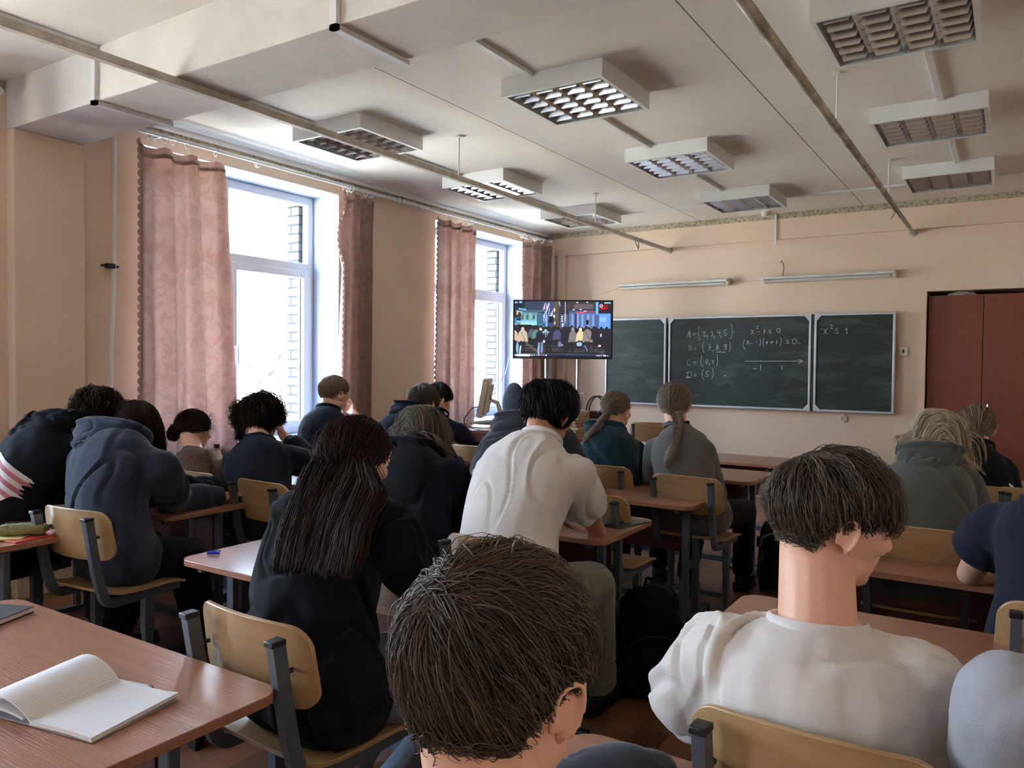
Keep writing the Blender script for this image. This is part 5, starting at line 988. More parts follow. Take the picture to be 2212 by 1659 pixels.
def garment(kind, J, inf, mat, root, voxel, fold, seed, sleeve, hood=None, sx=1, sy=1):
    mb = MB(); trunk(mb, J, inf, sx, sy)
    for k in 'LR':
        a, b, c = J['sh'+k], J['el'+k], J['ha'+k]; ri = inf
        if sleeve == 'short':
            m_ = a + (b-a)*J.get('slv', .78); mb.cap(a, m_ - (b-a)*.12, .054+ri, .060+ri); mb.cyl(m_ - (b-a)*.15, m_, .060+ri, .063+ri, 18)
        else:
            mb.cap(a, b, .056+ri, .047+ri); mb.cap(b, b+(c-b)*.55, .047+ri, .041+ri)
            e = b + (c-b)*(.93 if sleeve == 'long' else .6); mb.cyl(b+(c-b)*.5, e, .040+ri, .033+ri*.6, 16)
    if kind != 'tee' or True:
        mb.cap(J['hip'] - J['right']*.08, J['hip'] + J['right']*.08, .128+inf*.5, .128+inf*.5)
    hm = MB()
    if hood:
        P = spine_pts(J, 17); n = P[16]; up = unit(P[16]-P[13]); bk = unit(-J['fwd'] - up*np.dot(-J['fwd'], up)); rs = unit(J['shR']-J['shL']); n0 = n + up*hood.get('up', .0) + bk*hood.get('bk', 0)
        A = [n0 + rs*.088*math.sin(t) + bk*(.055*math.cos(t)) + up*(.028 + .012*math.cos(t)) for t in np.linspace(-2.3, 2.3, 11)]
        for p, q in zip(A[:-1], A[1:]): hm.cap(p, q, .030, .030)
        sz = hood.get('s', 1.0)
        Rm = np.c_[rs, bk, up]
        hm.ell(n0 + bk*.085 - up*.025, np.array([.128, .052, .080])*sz, Rm); hm.ell(n0 + bk*.105 - up*.085, np.array([.090, .042, .060])*sz, Rm)
        hm.ell(n0 + bk*.070 + up*.035, np.array([.140, .052, .026])*sz, Rm); hm.ell(n0 + bk*.118 + up*.010, np.array([.115, .024, .022])*sz, Rm)
    me = remesh(mb, voxel, fold[2] if len(fold) > 2 else 6, kind, folds(fold[0], fold[1], seed, (1, 1, .55)))
    g = link(kind, me, mat, root, smooth=False)
    if hood: link('hood', remesh(hm, .007, 3, 'hood', folds(.007, 7, seed+3, (1, 1, 1.6))), mat, g, smooth=False)
    if kind in ('tshirt', 'sweater'):
        P = spine_pts(J, 17); n = P[16]; up = unit(J['neck']-P[13]); rs = unit(J['shR']-J['shL']); f = np.cross(up, rs)
        C = [n + rs*.083*math.cos(t) + f*(.077*math.sin(t)) + up*(.020+.007*math.sin(t)) for t in np.linspace(0, 2*math.pi, 40)]
        cb = MB(); cb.sweep(C, [(math.cos(a)*.006, math.sin(a)*.0125) for a in np.linspace(0, 6.28, 8, endpoint=False)]); cb.build('collar', mat if not isinstance(mat, list) else mat[0], g)
    return g
def person(label, J, outfit, hair, head_rot=(0, 0, 0), skin='skin', hs=1.0, voxel=.010, bvox=.0075, near=False):
    J = {k: (np.array(v, float) if not isinstance(v, (int, float)) else v) for k, v in J.items()}
    J['fwd'] = unit(J.get('fwd', V3(0, 1, 0))); default_joints(J)
    base = V3(J['hip'][0], J['hip'][1], 0); root = thing('person', label, 'person', tuple(base))
    for k, v in J.items():
        if isinstance(v, np.ndarray) and k not in ('fwd', 'right', 'back') and not k.startswith(('hd', 'hn')): J[k] = v - base
    J['base'] = base
    yaw, pitch, roll = [math.radians(a) for a in head_rot]; R = rotz(yaw) @ roty(roll) @ rotx(-pitch); c = J['head']
    mb = MB(); trunk(mb, J, -.012, outfit.get('sx', 1), outfit.get('sy', 1)); add_head(mb, c, R, hs)
    nb = J['neck']; nt_ = c + R @ (V3(0, -.022, -.055)*hs); mb.cap(nb - unit(nt_-nb)*.03, nt_, .061*hs*J.get('nk', 1), .057*hs*J.get('nk', 1), 16); mb.cap(nb, c + R @ (V3(0, -.05, -.02)*hs), .05*hs, .05*hs, 14)
    for k, sd in (('L', -1), ('R', 1)):
        mb.cap(J['sh'+k], J['el'+k], .047, .039); mb.cap(J['el'+k], J['el'+k] + (J['ha'+k]-J['el'+k])*.4, .039, .037); mb.cap(J['el'+k] + (J['ha'+k]-J['el'+k])*.35, J['ha'+k], .037, .025)
        mb.cap(nb + (nt_-nb)*.15, J['sh'+k]*.25 + nb*.75, .050*hs, .036)
        hand(mb, J['ha'+k], J['hd'+k], J['hn'+k], .92, outfit.get('curl'+k, .55), sd)
        mb.cap(J['hp'+k], J['kn'+k], .078, .052); mb.cap(J['kn'+k], J['ft'+k], .05, .034); mb.cap(J['ft'+k], J['ft'+k] + J['fwd']*.12 - V3(0, 0, .045), .034, .028)
    body = link('body', remesh(mb, bvox, 3, 'body'), M[skin], root, smooth=False)
    T = lambda p: c + R @ (V3(*p)*hs)
    for sx in (-1, 1):
        e = MB(); e.ell(T((sx*.031, .078, .006)), np.array((.0115, .0115, .0115))*hs, R); eb = e.build('eye', M['eye'], root)
        e = MB(); e.ell(T((sx*.031, .0885, .006)), np.array((.0052, .0015, .0052))*hs, R); e.build('iris', M['iris'], eb)
        b = MB(); b.tube([T((sx*.016, .0925, .026)), T((sx*.030, .0915, .0305)), T((sx*.047, .080, .026))], .0032*hs, 6, scale=(1, 1, .4)); b.build('eyebrow', M[hair['mat']], root)
    # clothes
    g = garment(outfit['top'], J, outfit.get('inf', .018), M[outfit['mat']], root, voxel, outfit.get('fold', (.007, 7)), len(label), outfit.get('sleeve', 'long'), outfit.get('hood'), outfit.get('sx', 1), outfit.get('sy', 1))
    lb = MB(); ti = outfit.get('tinf', .012)
    lb.cap(J['hip'] - J['right']*.07, J['hip'] + J['right']*.07, .118+ti*.4, .118+ti*.4)
    for k in 'LR':
        lb.cap(J['hp'+k], J['kn'+k], .082+ti, .060+ti); lb.cap(J['kn'+k], J['kn'+k] + (J['ft'+k]-J['kn'+k])*.8, .058+ti, .05+ti); lb.cyl(J['kn'+k] + (J['ft'+k]-J['kn'+k])*.6, J['ft'+k] + V3(0, 0, .01), .05+ti, .048+ti, 16)
    link('trousers', remesh(lb, voxel, 5, 'trousers', folds(.006, 8, 3)), M[outfit.get('leg', 'black_cloth')], root, smooth=False)
    for k in 'LR':
        a = J['ft'+k]; f = J['fwd']; sb = MB(); sb.ell(a + f*.05 - V3(0, 0, .042), (.045, .045, .035)); sb.ell(a + f*.12 - V3(0, 0, .052), (.044, .06, .026)); sb.ell(a - f*.01 - V3(0, 0, .03), (.042, .05, .045)); sb.cyl(a - V3(0, 0, .03), a + V3(0, 0, .03), .042, .045)
        sb.v = [np.c_[v[:, 0], v[:, 1], np.maximum(v[:, 2], .012)] for v in sb.v]
        sh = link('shoe', remesh(sb, .007, 4, 'shoe'), M['shoe'], root, smooth=False)
        so = MB(); so.slab(.086, .27, .04, .014, org=tuple(V3(*(a*[1, 1, 0])) + f*.055 + V3(0, 0, .001)), nx=16, nz=8); so.build('sole', M[outfit.get('sole', 'black_plastic')], sh)
    make_hair(root, c, R, hs, hair, J)
    return root, J, R, g
M['eye'] = simple('eye_white', (226, 222, 218), None, .15); M['iris'] = simple('brown_iris', (50, 34, 26), None, .1)
def make_hair(root, c, R, s, H, J):
    rs = np.random.RandomState(H.get('seed', 1)); N = H.get('guides', 260); K = H.get('k', 13); ch = H.get('children', 9); style = H['style']
    Ld = lambda w: R.T @ w
    down = Ld(V3(0, 0, -1)); whorl = unit(V3(*H.get('whorl', (.01, -.55, .75))))
    # roots
    D = rs.normal(size=(N*6, 3)); D /= np.linalg.norm(D, axis=1, keepdims=True); P = E0 + D*ES
    ok = P[:, 2] > zhair(P[:, 1]) + H.get('lift_line', 0); P = P[ok][:N]; D = D[ok][:N]; N = len(P)
    thick = H.get('thick', .02); off = .002 + thick*rs.rand(N)**.8*np.clip(.45 + (P[:, 2]-(-.06))/.10, .3, 1.0); off0 = off.copy()
    base = D/ES; nrm = base/np.linalg.norm(base, axis=1, keepdims=True)
    L = H.get('len', .09)*(.8 + .35*rs.rand(N))
    if H.get('fade'): L *= np.clip(.25 + (P[:, 2]+.06)/.09, .25, 1)
    if style in ('short', 'mop'):
        fl = P - (E0 + whorl*ES); fl -= nrm*np.sum(fl*nrm, 1, keepdims=True); fl /= np.maximum(np.linalg.norm(fl, axis=1, keepdims=True), 1e-6)
        sw = np.cross(nrm, fl); fl = fl + sw*H.get('swirl', .35); d = fl + nrm*H.get('lift', .5)
    elif style == 'sweep':
        LE = resample([Ld(A_-J['base']-c)/s for A_ in np.array(H['left'])], 40); RI = resample([Ld(A_-J['base']-c)/s for A_ in np.array(H['right'])], 40)
        u = np.clip((P[:, 0]-.25*P[:, 2]+.075)/.15, 0, 1); u = np.clip(u + rs.normal(size=N)*.07, 0, 1); d = nrm.copy(); depth = rs.rand(N)*.03
    elif style in ('long', 'bob'):
        px = H.get('part', 0.0); sx = np.sign(P[:, 0] - px + 1e-4)[:, None]; fl = np.c_[sx[:, 0]*1.0, -.35*np.ones(N), -.15*np.ones(N)]; fl -= nrm*np.sum(fl*nrm, 1, keepdims=True); fl /= np.maximum(np.linalg.norm(fl, axis=1, keepdims=True), 1e-6); d = fl + nrm*H.get('lift', .35)
    else:
        G = V3(*H['gather']); fl = G - P; d = fl/np.linalg.norm(fl, axis=1, keepdims=True); L = np.linalg.norm(fl, axis=1)*1.25
    g = H.get('grav', .35); d /= np.linalg.norm(d, axis=1, keepdims=True)
    tr = [P + nrm*.001]; p = tr[0].copy(); cyl_c = V3(0, -.035, 0)
    cols = []
    if H.get('body'):
        sp_ = spine_pts(J, 17)
        for i_ in range(6, 17, 2): cols.append((Ld(sp_[i_]-c)/s, (np.interp(i_/16, TR, RY)+.028)/s))
        for k_ in 'LR':
            cols.append((Ld(J['sh'+k_]-c)/s, .082/s)); cols.append((Ld((J['sh'+k_]+J['neck'])/2-c)/s, .085/s)); cols.append((Ld((J['sh'+k_]*.6+sp_[10]*.4)-c)/s, .12/s)); cols.append((Ld((J['sh'+k_]*.5+sp_[7]*.5)-c)/s, .13/s))
    jit = rs.rand(N)*H.get('ragged', .02)
    wind = Ld(V3(*H['pull'])) if 'pull' in H else None
    for i in range(K-1):
        t = (i+1)/(K-1); n_ = (p - E0)/ES; n_ = n_/ES; n_ /= np.linalg.norm(n_, axis=1, keepdims=True)
        if style == 'sweep':
            q_ = t*39; i0 = min(int(q_), 38); f_ = q_-i0; a_ = LE[i0]*(1-f_)+LE[i0+1]*f_; b_ = RI[i0]*(1-f_)+RI[i0+1]*f_
            tg = a_[None]*(1-u[:, None]) + b_[None]*u[:, None]; wv = .012*math.sin(3*t)*np.sin(u*19)[:, None]*np.array([1, 0, 0]); k0 = min(1.0, (t/.30))**.8
            out_ = unit(Ld(V3(0, -1, 0))); tg = tg + wv - out_*(depth[:, None] if t > .3 else depth[:, None]*t/.3)
            p = tr[0]*(1-k0) + tg*k0 ; d = p - tr[-1]; step = np.zeros(N)
        elif style in ('back',):
            tgt = G - p; tgt /= np.maximum(np.linalg.norm(tgt, axis=1, keepdims=True), 1e-6); d = tgt; step = np.minimum(L/(K-1), np.linalg.norm(G-p, axis=1)*.9)
        else:
            dn = down[None, :] + (wind[None, :]*min(1, t*1.5) if wind is not None else 0); kk = g + (.5*(p[:, 2] < -.035)[:, None] if style in ('short', 'mop') else 0)
            d = d*(1-kk) + dn*kk*(1.0) ; 
            if H.get('curl_in'): d = d - n_*H['curl_in']*t*np.array([1, 1, 0])
            d /= np.linalg.norm(d, axis=1, keepdims=True); step = L/(K-1)
        p = p + d*step[:, None]
        if style in ('short', 'mop'): off = off0*np.clip((p[:, 2]+.07)/.115, H.get('taper', .2), 1)
        o = np.minimum(off, .003+off*t*3)
        q = (p - E0)/(ES + o[:, None]); ql = np.linalg.norm(q, axis=1); inside = ql < 1
        at = H.get('attract', .0 if style in ('long', 'bob') else .75)
        tgtp = E0 + (p-E0)/np.maximum(ql, 1e-6)[:, None]
        p[inside] = tgtp[inside]; pull = (~inside) & (p[:, 2] > (-.075 if style in ('short', 'mop') else -.03)); p[pull] = p[pull]*(1-at) + tgtp[pull]*at
        # neck
        low = p[:, 2] < -.02; v2 = p[:, :2] - cyl_c[:2]; r2 = np.linalg.norm(v2, axis=1); rn = .056 + (np.minimum(off, .004) if style in ('short', 'mop') else off)
        m_ = low & (r2 < rn); p[m_, :2] = cyl_c[:2] + v2[m_]/np.maximum(r2[m_], 1e-6)[:, None]*rn[m_, None]
        for cc, rr in cols:
            v = p - cc; r = np.linalg.norm(v, axis=1); m_ = r < rr + off; p[m_] = cc + v[m_]/np.maximum(r[m_], 1e-6)[:, None]*(rr+off)[m_, None]
        if style not in ('back',): 
            dd = p - tr[-1]; d = .5*d + .5*dd/np.maximum(np.linalg.norm(dd, axis=1, keepdims=True), 1e-6)
        if H.get('cutz') is not None: pass
        if style in ('short', 'mop'):
            mv = p - tr[-1]; ml = np.linalg.norm(mv, axis=1); lim = step*1.35 + 1e-6; big = ml > lim; p[big] = tr[-1][big] + mv[big]*(lim[big]/ml[big])[:, None]
            zc = np.interp(tr[-1][:, 1], [-.13, -.085, -.066, -.044, .014, .03, .06, .085, .12], [H.get('nape', -.078)]*2 + [H.get('nape', -.078)*.6] + [H.get('ear', .0)]*2 + [H.get('ear', .0)-.004, H.get('temple', .018), H.get('bang', .03), H.get('bang', .03)])
            fz = tr[-1][:, 2] < zc + jit; p[fz] = tr[-1][fz]
        tr.append(p.copy())
    S = np.stack(tr, 1)                                   # N,K,3
    if H.get('bangs', 0) and True: pass
    tint0 = .25 + .5*rs.rand(N)
    # children
    Sc = np.repeat(S, ch, 0); n0 = np.repeat(nrm, ch, 0); Nc = len(Sc); tt = np.linspace(0, 1, K)[None, :, None]
    sp = H.get('spread', .011); cl = H.get('clump', .5); o = rs.normal(size=(Nc, 1, 3))*sp; o -= n0[:, None, :]*np.sum(o*n0[:, None, :], 2, keepdims=True)*.8
    rootsh = o*(1 - cl*tt) ; Sc = Sc + rootsh
    lift_ = (.0022 + H.get('cap', .25)*thick + .0045*rs.rand(Nc, 1, 1)); EE = ES + lift_; q = (Sc - E0)/EE; ql = np.linalg.norm(q, axis=2, keepdims=True); Sc = np.where(ql < 1, E0 + (Sc-E0)/np.maximum(ql, 1e-6), Sc)
    fr = H.get('frizz', .002); ph = rs.rand(Nc, 1, 3)*6.28; cf = H.get('curlf', 1.6); Sc = Sc + fr*np.sin(ph + tt*6.28*cf*(.7+.6*rs.rand(Nc, 1, 1)))*np.minimum(1, tt*2.5) + rs.normal(size=(Nc, 1, 3))*fr*.6*tt
    tint = np.clip(np.repeat(tint0, ch) + rs.normal(size=Nc)*.16, 0, 1)
    V, Q, TT = strands(Sc, H.get('w', .0016), tint, E0, rs)
    parts = [(V, Q, TT)]
    # under cap
    nu, nv = 40, 26; th = np.linspace(0.02, math.pi*.80, nv); ph_ = np.linspace(0, 2*math.pi, nu, endpoint=False)
    CV = np.array([E0 + (ES+.0015+H.get('cap', .25)*thick)*V3(math.sin(a)*math.cos(b), math.sin(a)*math.sin(b), math.cos(a)) for a in th for b in ph_])
    CQ = []
    for i in range(nv-1):
        for j in range(nu):
            a = [i*nu+j, i*nu+(j+1) % nu, (i+1)*nu+(j+1) % nu, (i+1)*nu+j]
            if all(CV[k][2] > zhair(CV[k][1])-.004+H.get('lift_line', 0) for k in a): CQ.append(a)
    parts.append((CV, np.array(CQ), np.full(len(CV), .12)))
    for ex in H.get('extra', []):
        P_, w_, fr_, ti, ns, rad, cf_ = ex       # bundle: path (local), per strand width, frizz, tint, count, radius profile, curls
        P_ = np.array([Ld(np.array(q_)-J['base']-c)/s for q_ in P_]) if H.get('extra_world') else np.array(P_, float)
        P_ = resample(P_, 22); rad = np.interp(np.linspace(0, 1, 22), np.linspace(0, 1, len(rad)), rad); o = rs.normal(size=(ns, 3)); o /= np.maximum(1, np.linalg.norm(o, axis=1, keepdims=True))
        T = np.linspace(0, 1, 22)[None, :, None]; B = P_[None] + o[:, None, :]*rad[None, :, None]; ph = rs.rand(ns, 1, 3)*6.28; B = B + fr_*np.sin(ph + T*6.28*cf_)*T**.5
        cut = (.86 + .16*rs.rand(ns)); idx = np.clip(T[0, :, 0][None]*cut[:, None]*21, 0, 20.999); i0 = idx.astype(int); f_ = (idx-i0)[..., None]; B = np.take_along_axis(B, i0[..., None], 1)*(1-f_) + np.take_along_axis(B, np.minimum(i0+1, 21)[..., None], 1)*f_
        parts.append(strands(B, w_, np.clip(ti + rs.normal(size=ns)*.18, 0, 1), E0, rs))
    n = 0; VV = []; QQ = []; tv = []
    for v, q, t_ in parts: VV.append(v); QQ.append(np.asarray(q)+n); tv.append(t_); n += len(v)
    VV = np.concatenate(VV); VV = c + (VV*s) @ R.T
    me = np_mesh('hair', VV, np.concatenate(QQ)); a = me.attributes.new('tint', 'FLOAT', 'POINT'); a.data.foreach_set('value', np.concatenate(tv).astype(np.float32))
    return link('hair', me, M[H['mat']], root, smooth=False)
def resample(P, n):
    P = np.asarray(P, float)
    for _ in range(2):
        Q = [P[0]]
        for a, b in zip(P[:-1], P[1:]): Q += [a*.75+b*.25, a*.25+b*.75]
        P = np.array(Q+[P[-1]])
    L = np.r_[0, np.cumsum(np.linalg.norm(np.diff(P, axis=0), axis=1))]; t = np.linspace(0, L[-1], n); return np.stack([np.interp(t, L, P[:, k]) for k in range(3)], 1)
def strands(S, w, tint, cen, rs):
    N, K, _ = S.shape; T = np.gradient(S, axis=1); T /= np.maximum(np.linalg.norm(T, axis=2, keepdims=True), 1e-9)
    o = S - cen; o /= np.maximum(np.linalg.norm(o, axis=2, keepdims=True), 1e-9); sd = np.cross(T, o); sd /= np.maximum(np.linalg.norm(sd, axis=2, keepdims=True), 1e-6); up = np.cross(sd, T)
    t = np.linspace(0, 1, K)[None, :, None]; r = w*(1 - .65*t**3)*(.7 + .6*rs.rand(N, 1, 1))
    V = np.stack([S + sd*r, S - sd*r, S + up*r*.9], 2).reshape(-1, 3)
    i, k, j = np.meshgrid(np.arange(N), np.arange(K-1), np.arange(3), indexing='ij'); a = (i*K + k)*3
    Q = np.stack([a+j, a+(j+1) % 3, a+3+(j+1) % 3, a+3+j], -1).reshape(-1, 4)
    tt = np.repeat(np.clip(tint[:, None]*(1+0*t[0, :, 0][None]) + .12*(t[0, :, 0][None]-.4), 0, 1)[:, :, None], 3, 2).ravel()
    return V, Q, tt
P = {'P1': {'head': (-3.637, 2.02, 1.105),
 'neck': (-3.674, 1.9, 1.028),
 'shL': (-3.761, 1.8, 0.916),
 'shR': (-3.534, 1.92, 0.942),
 'hip': (-3.72, 1.66, 0.55),
 'elL': (-4.05, 1.98, 0.72),
 'haL': (-3.95, 2.2, 0.7),
 'elR': (-3.42, 2.05, 0.71),
 'haR': (-3.6, 2.25, 0.7)}, 'P2': {'head': (-3.473, 2.12, 1.046),
 'neck': (-3.329, 1.98, 1.022),
 'shL': (-3.442, 1.88, 0.91),
 'shR': (-3.094, 2.0, 0.894),
 'hip': (-3.14, 1.84, 0.55),
 'elL': (-3.56, 2.15, 0.71),
 'haL': (-3.5, 2.35, 0.69),
 'elR': (-3.284, 2.2, 0.703),
 'haR': (-3.25, 2.45, 0.7),
 'knR': (-3.06, 2.1, 0.5),
 'ftR': (-3.22, 2.3, 0.09),
 'knL': (-3.36, 2.1, 0.5),
 'ftL': (-3.4, 1.95, 0.09)}, 'P3': {'head': (-4.205, 2.95, 0.939),
 'neck': (-4.035, 2.83, 0.806),
 'shL': (-4.192, 2.8, 0.704),
 'shR': (-3.813, 2.84, 0.738),
 'hip': (-3.78, 2.66, 0.53)}, 'P4': {'head': (-3.479, 2.85, 1.054),
 'neck': (-3.376, 2.76, 0.928),
 'shL': (-3.507, 2.72, 0.812),
 'shR': (-3.235, 2.82, 0.847),
 'hip': (-3.2, 2.66, 0.55),
 'elR': (-3.218, 2.98, 0.808),
 'haR': (-3.48, 3.0, 0.962)}, 'P5': {'head': (-3.954, 3.88, 1.147),
 'neck': (-3.942, 3.8, 1.029),
 'shL': (-4.018, 3.72, 0.898),
 'shR': (-3.733, 3.84, 0.89),
 'hip': (-3.82, 3.62, 0.55),
 'elR': (-3.92, 4.08, 0.728),
 'haR': (-3.909, 4.02, 1.004)}, 'P6': {'head': (-3.344, 4.1, 1.09),
 'neck': (-3.333, 3.98, 1.009),
 'shL': (-3.438, 3.88, 0.943),
 'shR': (-3.187, 3.98, 0.919),
 'hip': (-3.3, 3.62, 0.55)}, 'P7': {'head': (-3.88, 4.95, 1.075),
 'neck': (-3.838, 4.88, 0.957),
 'shL': (-3.907, 4.82, 0.853),
 'shR': (-3.661, 4.92, 0.823),
 'hip': (-3.86, 4.65, 0.55),
 'elR': (-3.664, 5.05, 0.751),
 'haR': (-3.75, 5.2, 0.7)}, 'P8': {'head': (-1.639, 1.7, 1.079),
 'neck': (-1.576, 1.58, 0.983),
 'shL': (-1.619, 1.46, 0.938),
 'shR': (-1.366, 1.52, 0.932),
 'hip': (-1.46, 1.36, 0.56),
 'elR': (-1.391, 1.68, 0.77),
 'haR': (-1.72, 1.95, 0.76),
 'elL': (-1.86, 1.66, 0.72),
 'haL': (-1.86, 1.92, 0.73),
 'knR': (-1.22, 1.74, 0.5),
 'ftR': (-1.52, 1.66, 0.09),
 'knL': (-1.52, 1.8, 0.5),
 'ftL': (-1.7, 1.75, 0.09)}, 'P9': {'head': (-2.226, 2.72, 1.046),
 'neck': (-2.145, 2.6, 0.965),
 'shL': (-2.198, 2.52, 0.88),
 'shR': (-1.961, 2.58, 0.887),
 'hip': (-1.98, 2.36, 0.56),
 'elR': (-1.988, 2.72, 0.683),
 'haR': (-2.03, 2.98, 0.7)}, 'P10': {'head': (-1.567, 2.72, 1.168),
 'neck': (-1.542, 2.6, 1.058),
 'shL': (-1.689, 2.52, 0.94),
 'shR': (-1.369, 2.55, 0.953),
 'hip': (-1.5, 2.3, 0.56),
 'elR': (-1.436, 2.9, 0.67),
 'haR': (-1.62, 2.98, 0.69),
 'elL': (-1.95, 2.85, 0.71),
 'haL': (-1.82, 3.0, 0.69),
 'knR': (-1.34, 2.66, 0.52),
 'ftR': (-1.36, 2.75, 0.09)}, 'P11': {'head': (-0.408, 0.62, 1.073),
 'neck': (-0.385, 0.565, 0.93),
 'shL': (-0.56, 0.5, 0.82),
 'shR': (-0.21, 0.5, 0.82),
 'hip': (-0.4, 0.4, 0.55),
 'elL': (-0.64, 0.66, 0.7),
 'elR': (-0.14, 0.66, 0.7)}, 'P12': {'head': (-0.273, 1.54, 1.082),
 'neck': (-0.285, 1.47, 0.884),
 'shL': (-0.446, 1.43, 0.829),
 'shR': (-0.123, 1.49, 0.826),
 'hip': (-0.26, 1.47, 0.53),
 'elL': (-0.54, 1.5, 0.66),
 'haL': (-0.46, 1.78, 0.68),
 'elR': (-0.04, 1.56, 0.62)}, 'P13': {'head': (-2.099, 4.5, 1.072),
 'neck': (-2.097, 4.4, 0.941),
 'shL': (-2.188, 4.34, 0.824),
 'shR': (-1.946, 4.4, 0.826),
 'hip': (-1.98, 4.18, 0.55)}, 'P14': {'head': (-1.662, 4.36, 1.138),
 'neck': (-1.61, 4.28, 0.991),
 'shL': (-1.725, 4.24, 0.871),
 'shR': (-1.443, 4.22, 0.883),
 'hip': (-1.46, 4.12, 0.56),
 'elR': (-1.432, 4.42, 0.614),
 'haR': (-1.6, 4.7, 0.69),
 'knR': (-1.3, 4.55, 0.52),
 'ftR': (-1.36, 4.74, 0.1),
 'knL': (-1.56, 4.5, 0.5),
 'ftL': (-1.6, 4.42, 0.09)}, 'P15': {'head': (-0.253, 3.78, 1.059),
 'neck': (-0.277, 3.66, 0.961),
 'shL': (-0.4, 3.6, 0.879),
 'shR': (-0.167, 3.66, 0.883),
 'hip': (-0.29, 3.36, 0.56)}, 'P16': {'head': (-0.157, 4.86, 1.043),
 'neck': (-0.151, 4.76, 0.94),
 'shL': (-0.238, 4.7, 0.836),
 'shR': (-0.042, 4.72, 0.838),
 'hip': (-0.17, 4.62, 0.56)}, 'P17': {'head': (0.24, 2.86, 1.12),
 'neck': (0.2, 2.76, 1.0),
 'shL': (-0.033, 2.76, 0.884),
 'shR': (0.36, 2.72, 0.92),
 'hip': (0.16, 2.48, 0.56),
 'elL': (-0.101, 2.92, 0.698),
 'haL': (0.12, 3.14, 0.7)}, 'P18': {'head': (0.3, 1.47, 1.15),
 'neck': (0.27, 1.38, 1.01),
 'shL': (0.018, 1.3, 0.887),
 'shR': (0.45, 1.32, 0.93),
 'hip': (0.32, 1.4, 0.56),
 'elL': (0.001, 1.42, 0.761)}, 'P19': {'head': (-2.08, 3.66, 1.08),
 'neck': (-2.222, 3.55, 0.994),
 'shL': (-2.261, 3.45, 0.932),
 'shR': (-1.96, 3.52, 0.96),
 'hip': (-2.2, 3.28, 0.56)}}
BRAID = [(-1.606, 4.245, 1.091), (-1.572, 4.2, 1.045), (-1.55, 4.13, 0.999), (-1.549, 4.085, 0.951), (-1.554, 4.045, 0.895), (-1.562, 4.02, 0.839), (-1.57, 4.01, 0.789)]
PONY = [(-2.105, 4.4, 1.065), (-2.114, 4.34, 1.03), (-2.117, 4.27, 0.986), (-2.134, 4.23, 0.943), (-2.161, 4.21, 0.909)]
HAIR8L = [(-1.778, 1.68, 1.123), (-1.674, 1.54, 1.065), (-1.612, 1.44, 1.015), (-1.564, 1.37, 0.961), (-1.528, 1.31, 0.908), (-1.475, 1.25, 0.869)]
HAIR8R = [(-1.515, 1.72, 1.136), (-1.384, 1.55, 1.066), (-1.334, 1.43, 1.004), (-1.311, 1.37, 0.959), (-1.268, 1.31, 0.922), (-1.242, 1.26, 0.889)]
A = np.array
def who(n, **kw): d = dict(P[n]); d.update(kw); return d
# --- window column
_, J, R, g = person('person hunched in black hoodie with striped printed patch, at the left edge', who('P1', fwd=(.15, 1, 0), back=A([-.02, -.10, .05])),
    dict(top='hoodie', mat='black_cloth', leg='black_cloth', inf=.035, fold=(.010, 5), hood=dict(s=1.05)), dict(style='mop', mat='h_dark', len=.17, guides=260, children=9, w=.0016, frizz=.012, lift=.8, grav=.3, thick=.03, seed=3, swirl=.2, curlf=2.2, nape=-.1, ear=-.05, bang=.0, taper=.6), (0, 35, 12), hs=1.0)
pj = J
# printed patch on the back: cloth panel that follows the hoodie
def patch(g, J, cen, right, up, w, h):
    from mathutils.bvhtree import BVHTree
    me = g.data; b = BVHTree.FromPolygons([v.co[:] for v in me.vertices], [p.vertices[:] for p in me.polygons]); n = 26; out = np.cross(up, right)*-1
    V = []
    for j in range(n):
        for i in range(n):
            o = cen + right*(i/(n-1)-.5)*w + up*(.5-j/(n-1))*h + out*.5; h_ = b.ray_cast(Vector(o), Vector(-out), 1.5)
            if h_[0] is None: q = b.find_nearest(Vector(o - out*.5)); V.append(np.array(q[0]) + out*.002)
            else: V.append(np.array(h_[0]) + np.array(h_[1])*.0035)
    Q = np.array([(j*n+i, j*n+i+1, (j+1)*n+i+1, (j+1)*n+i) for j in range(n-1) for i in range(n-1)]); me2 = np_mesh('printed_patch', np.array(V), Q)
    uv = me2.uv_layers.new(name='UVMap'); F = np.array([((k % n)/(n-1), 1-(k//n)/(n-1)) for k in Q.ravel()], np.float32); uv.data.foreach_set('uv', F.ravel()); return me2
t = NT('striped_print'); t.set(Roughness=.8); tc_ = t.n('ShaderNodeTexCoord'); sp_ = t.n('ShaderNodeSeparateXYZ'); t.l(tc_.outputs['UV'], sp_.inputs[0])
m1 = t.n('ShaderNodeMath', operation='MULTIPLY'); t.l(sp_.outputs['Y'], m1.inputs[0]); m1.inputs[1].default_value = 5.5; m2 = t.n('ShaderNodeMath', operation='FRACT'); t.l(m1.outputs[0], m2.inputs[0]); m3 = t.n('ShaderNodeMath', operation='GREATER_THAN'); t.l(m2.outputs[0], m3.inputs[0]); m3.inputs[1].default_value = .5
mx = t.n('ShaderNodeMix', data_type='RGBA'); t.l(m3.outputs[0], mx.inputs['Factor']); mx.inputs['A'].default_value = srgb(196, 192, 190); mx.inputs['B'].default_value = srgb(168, 96, 112)
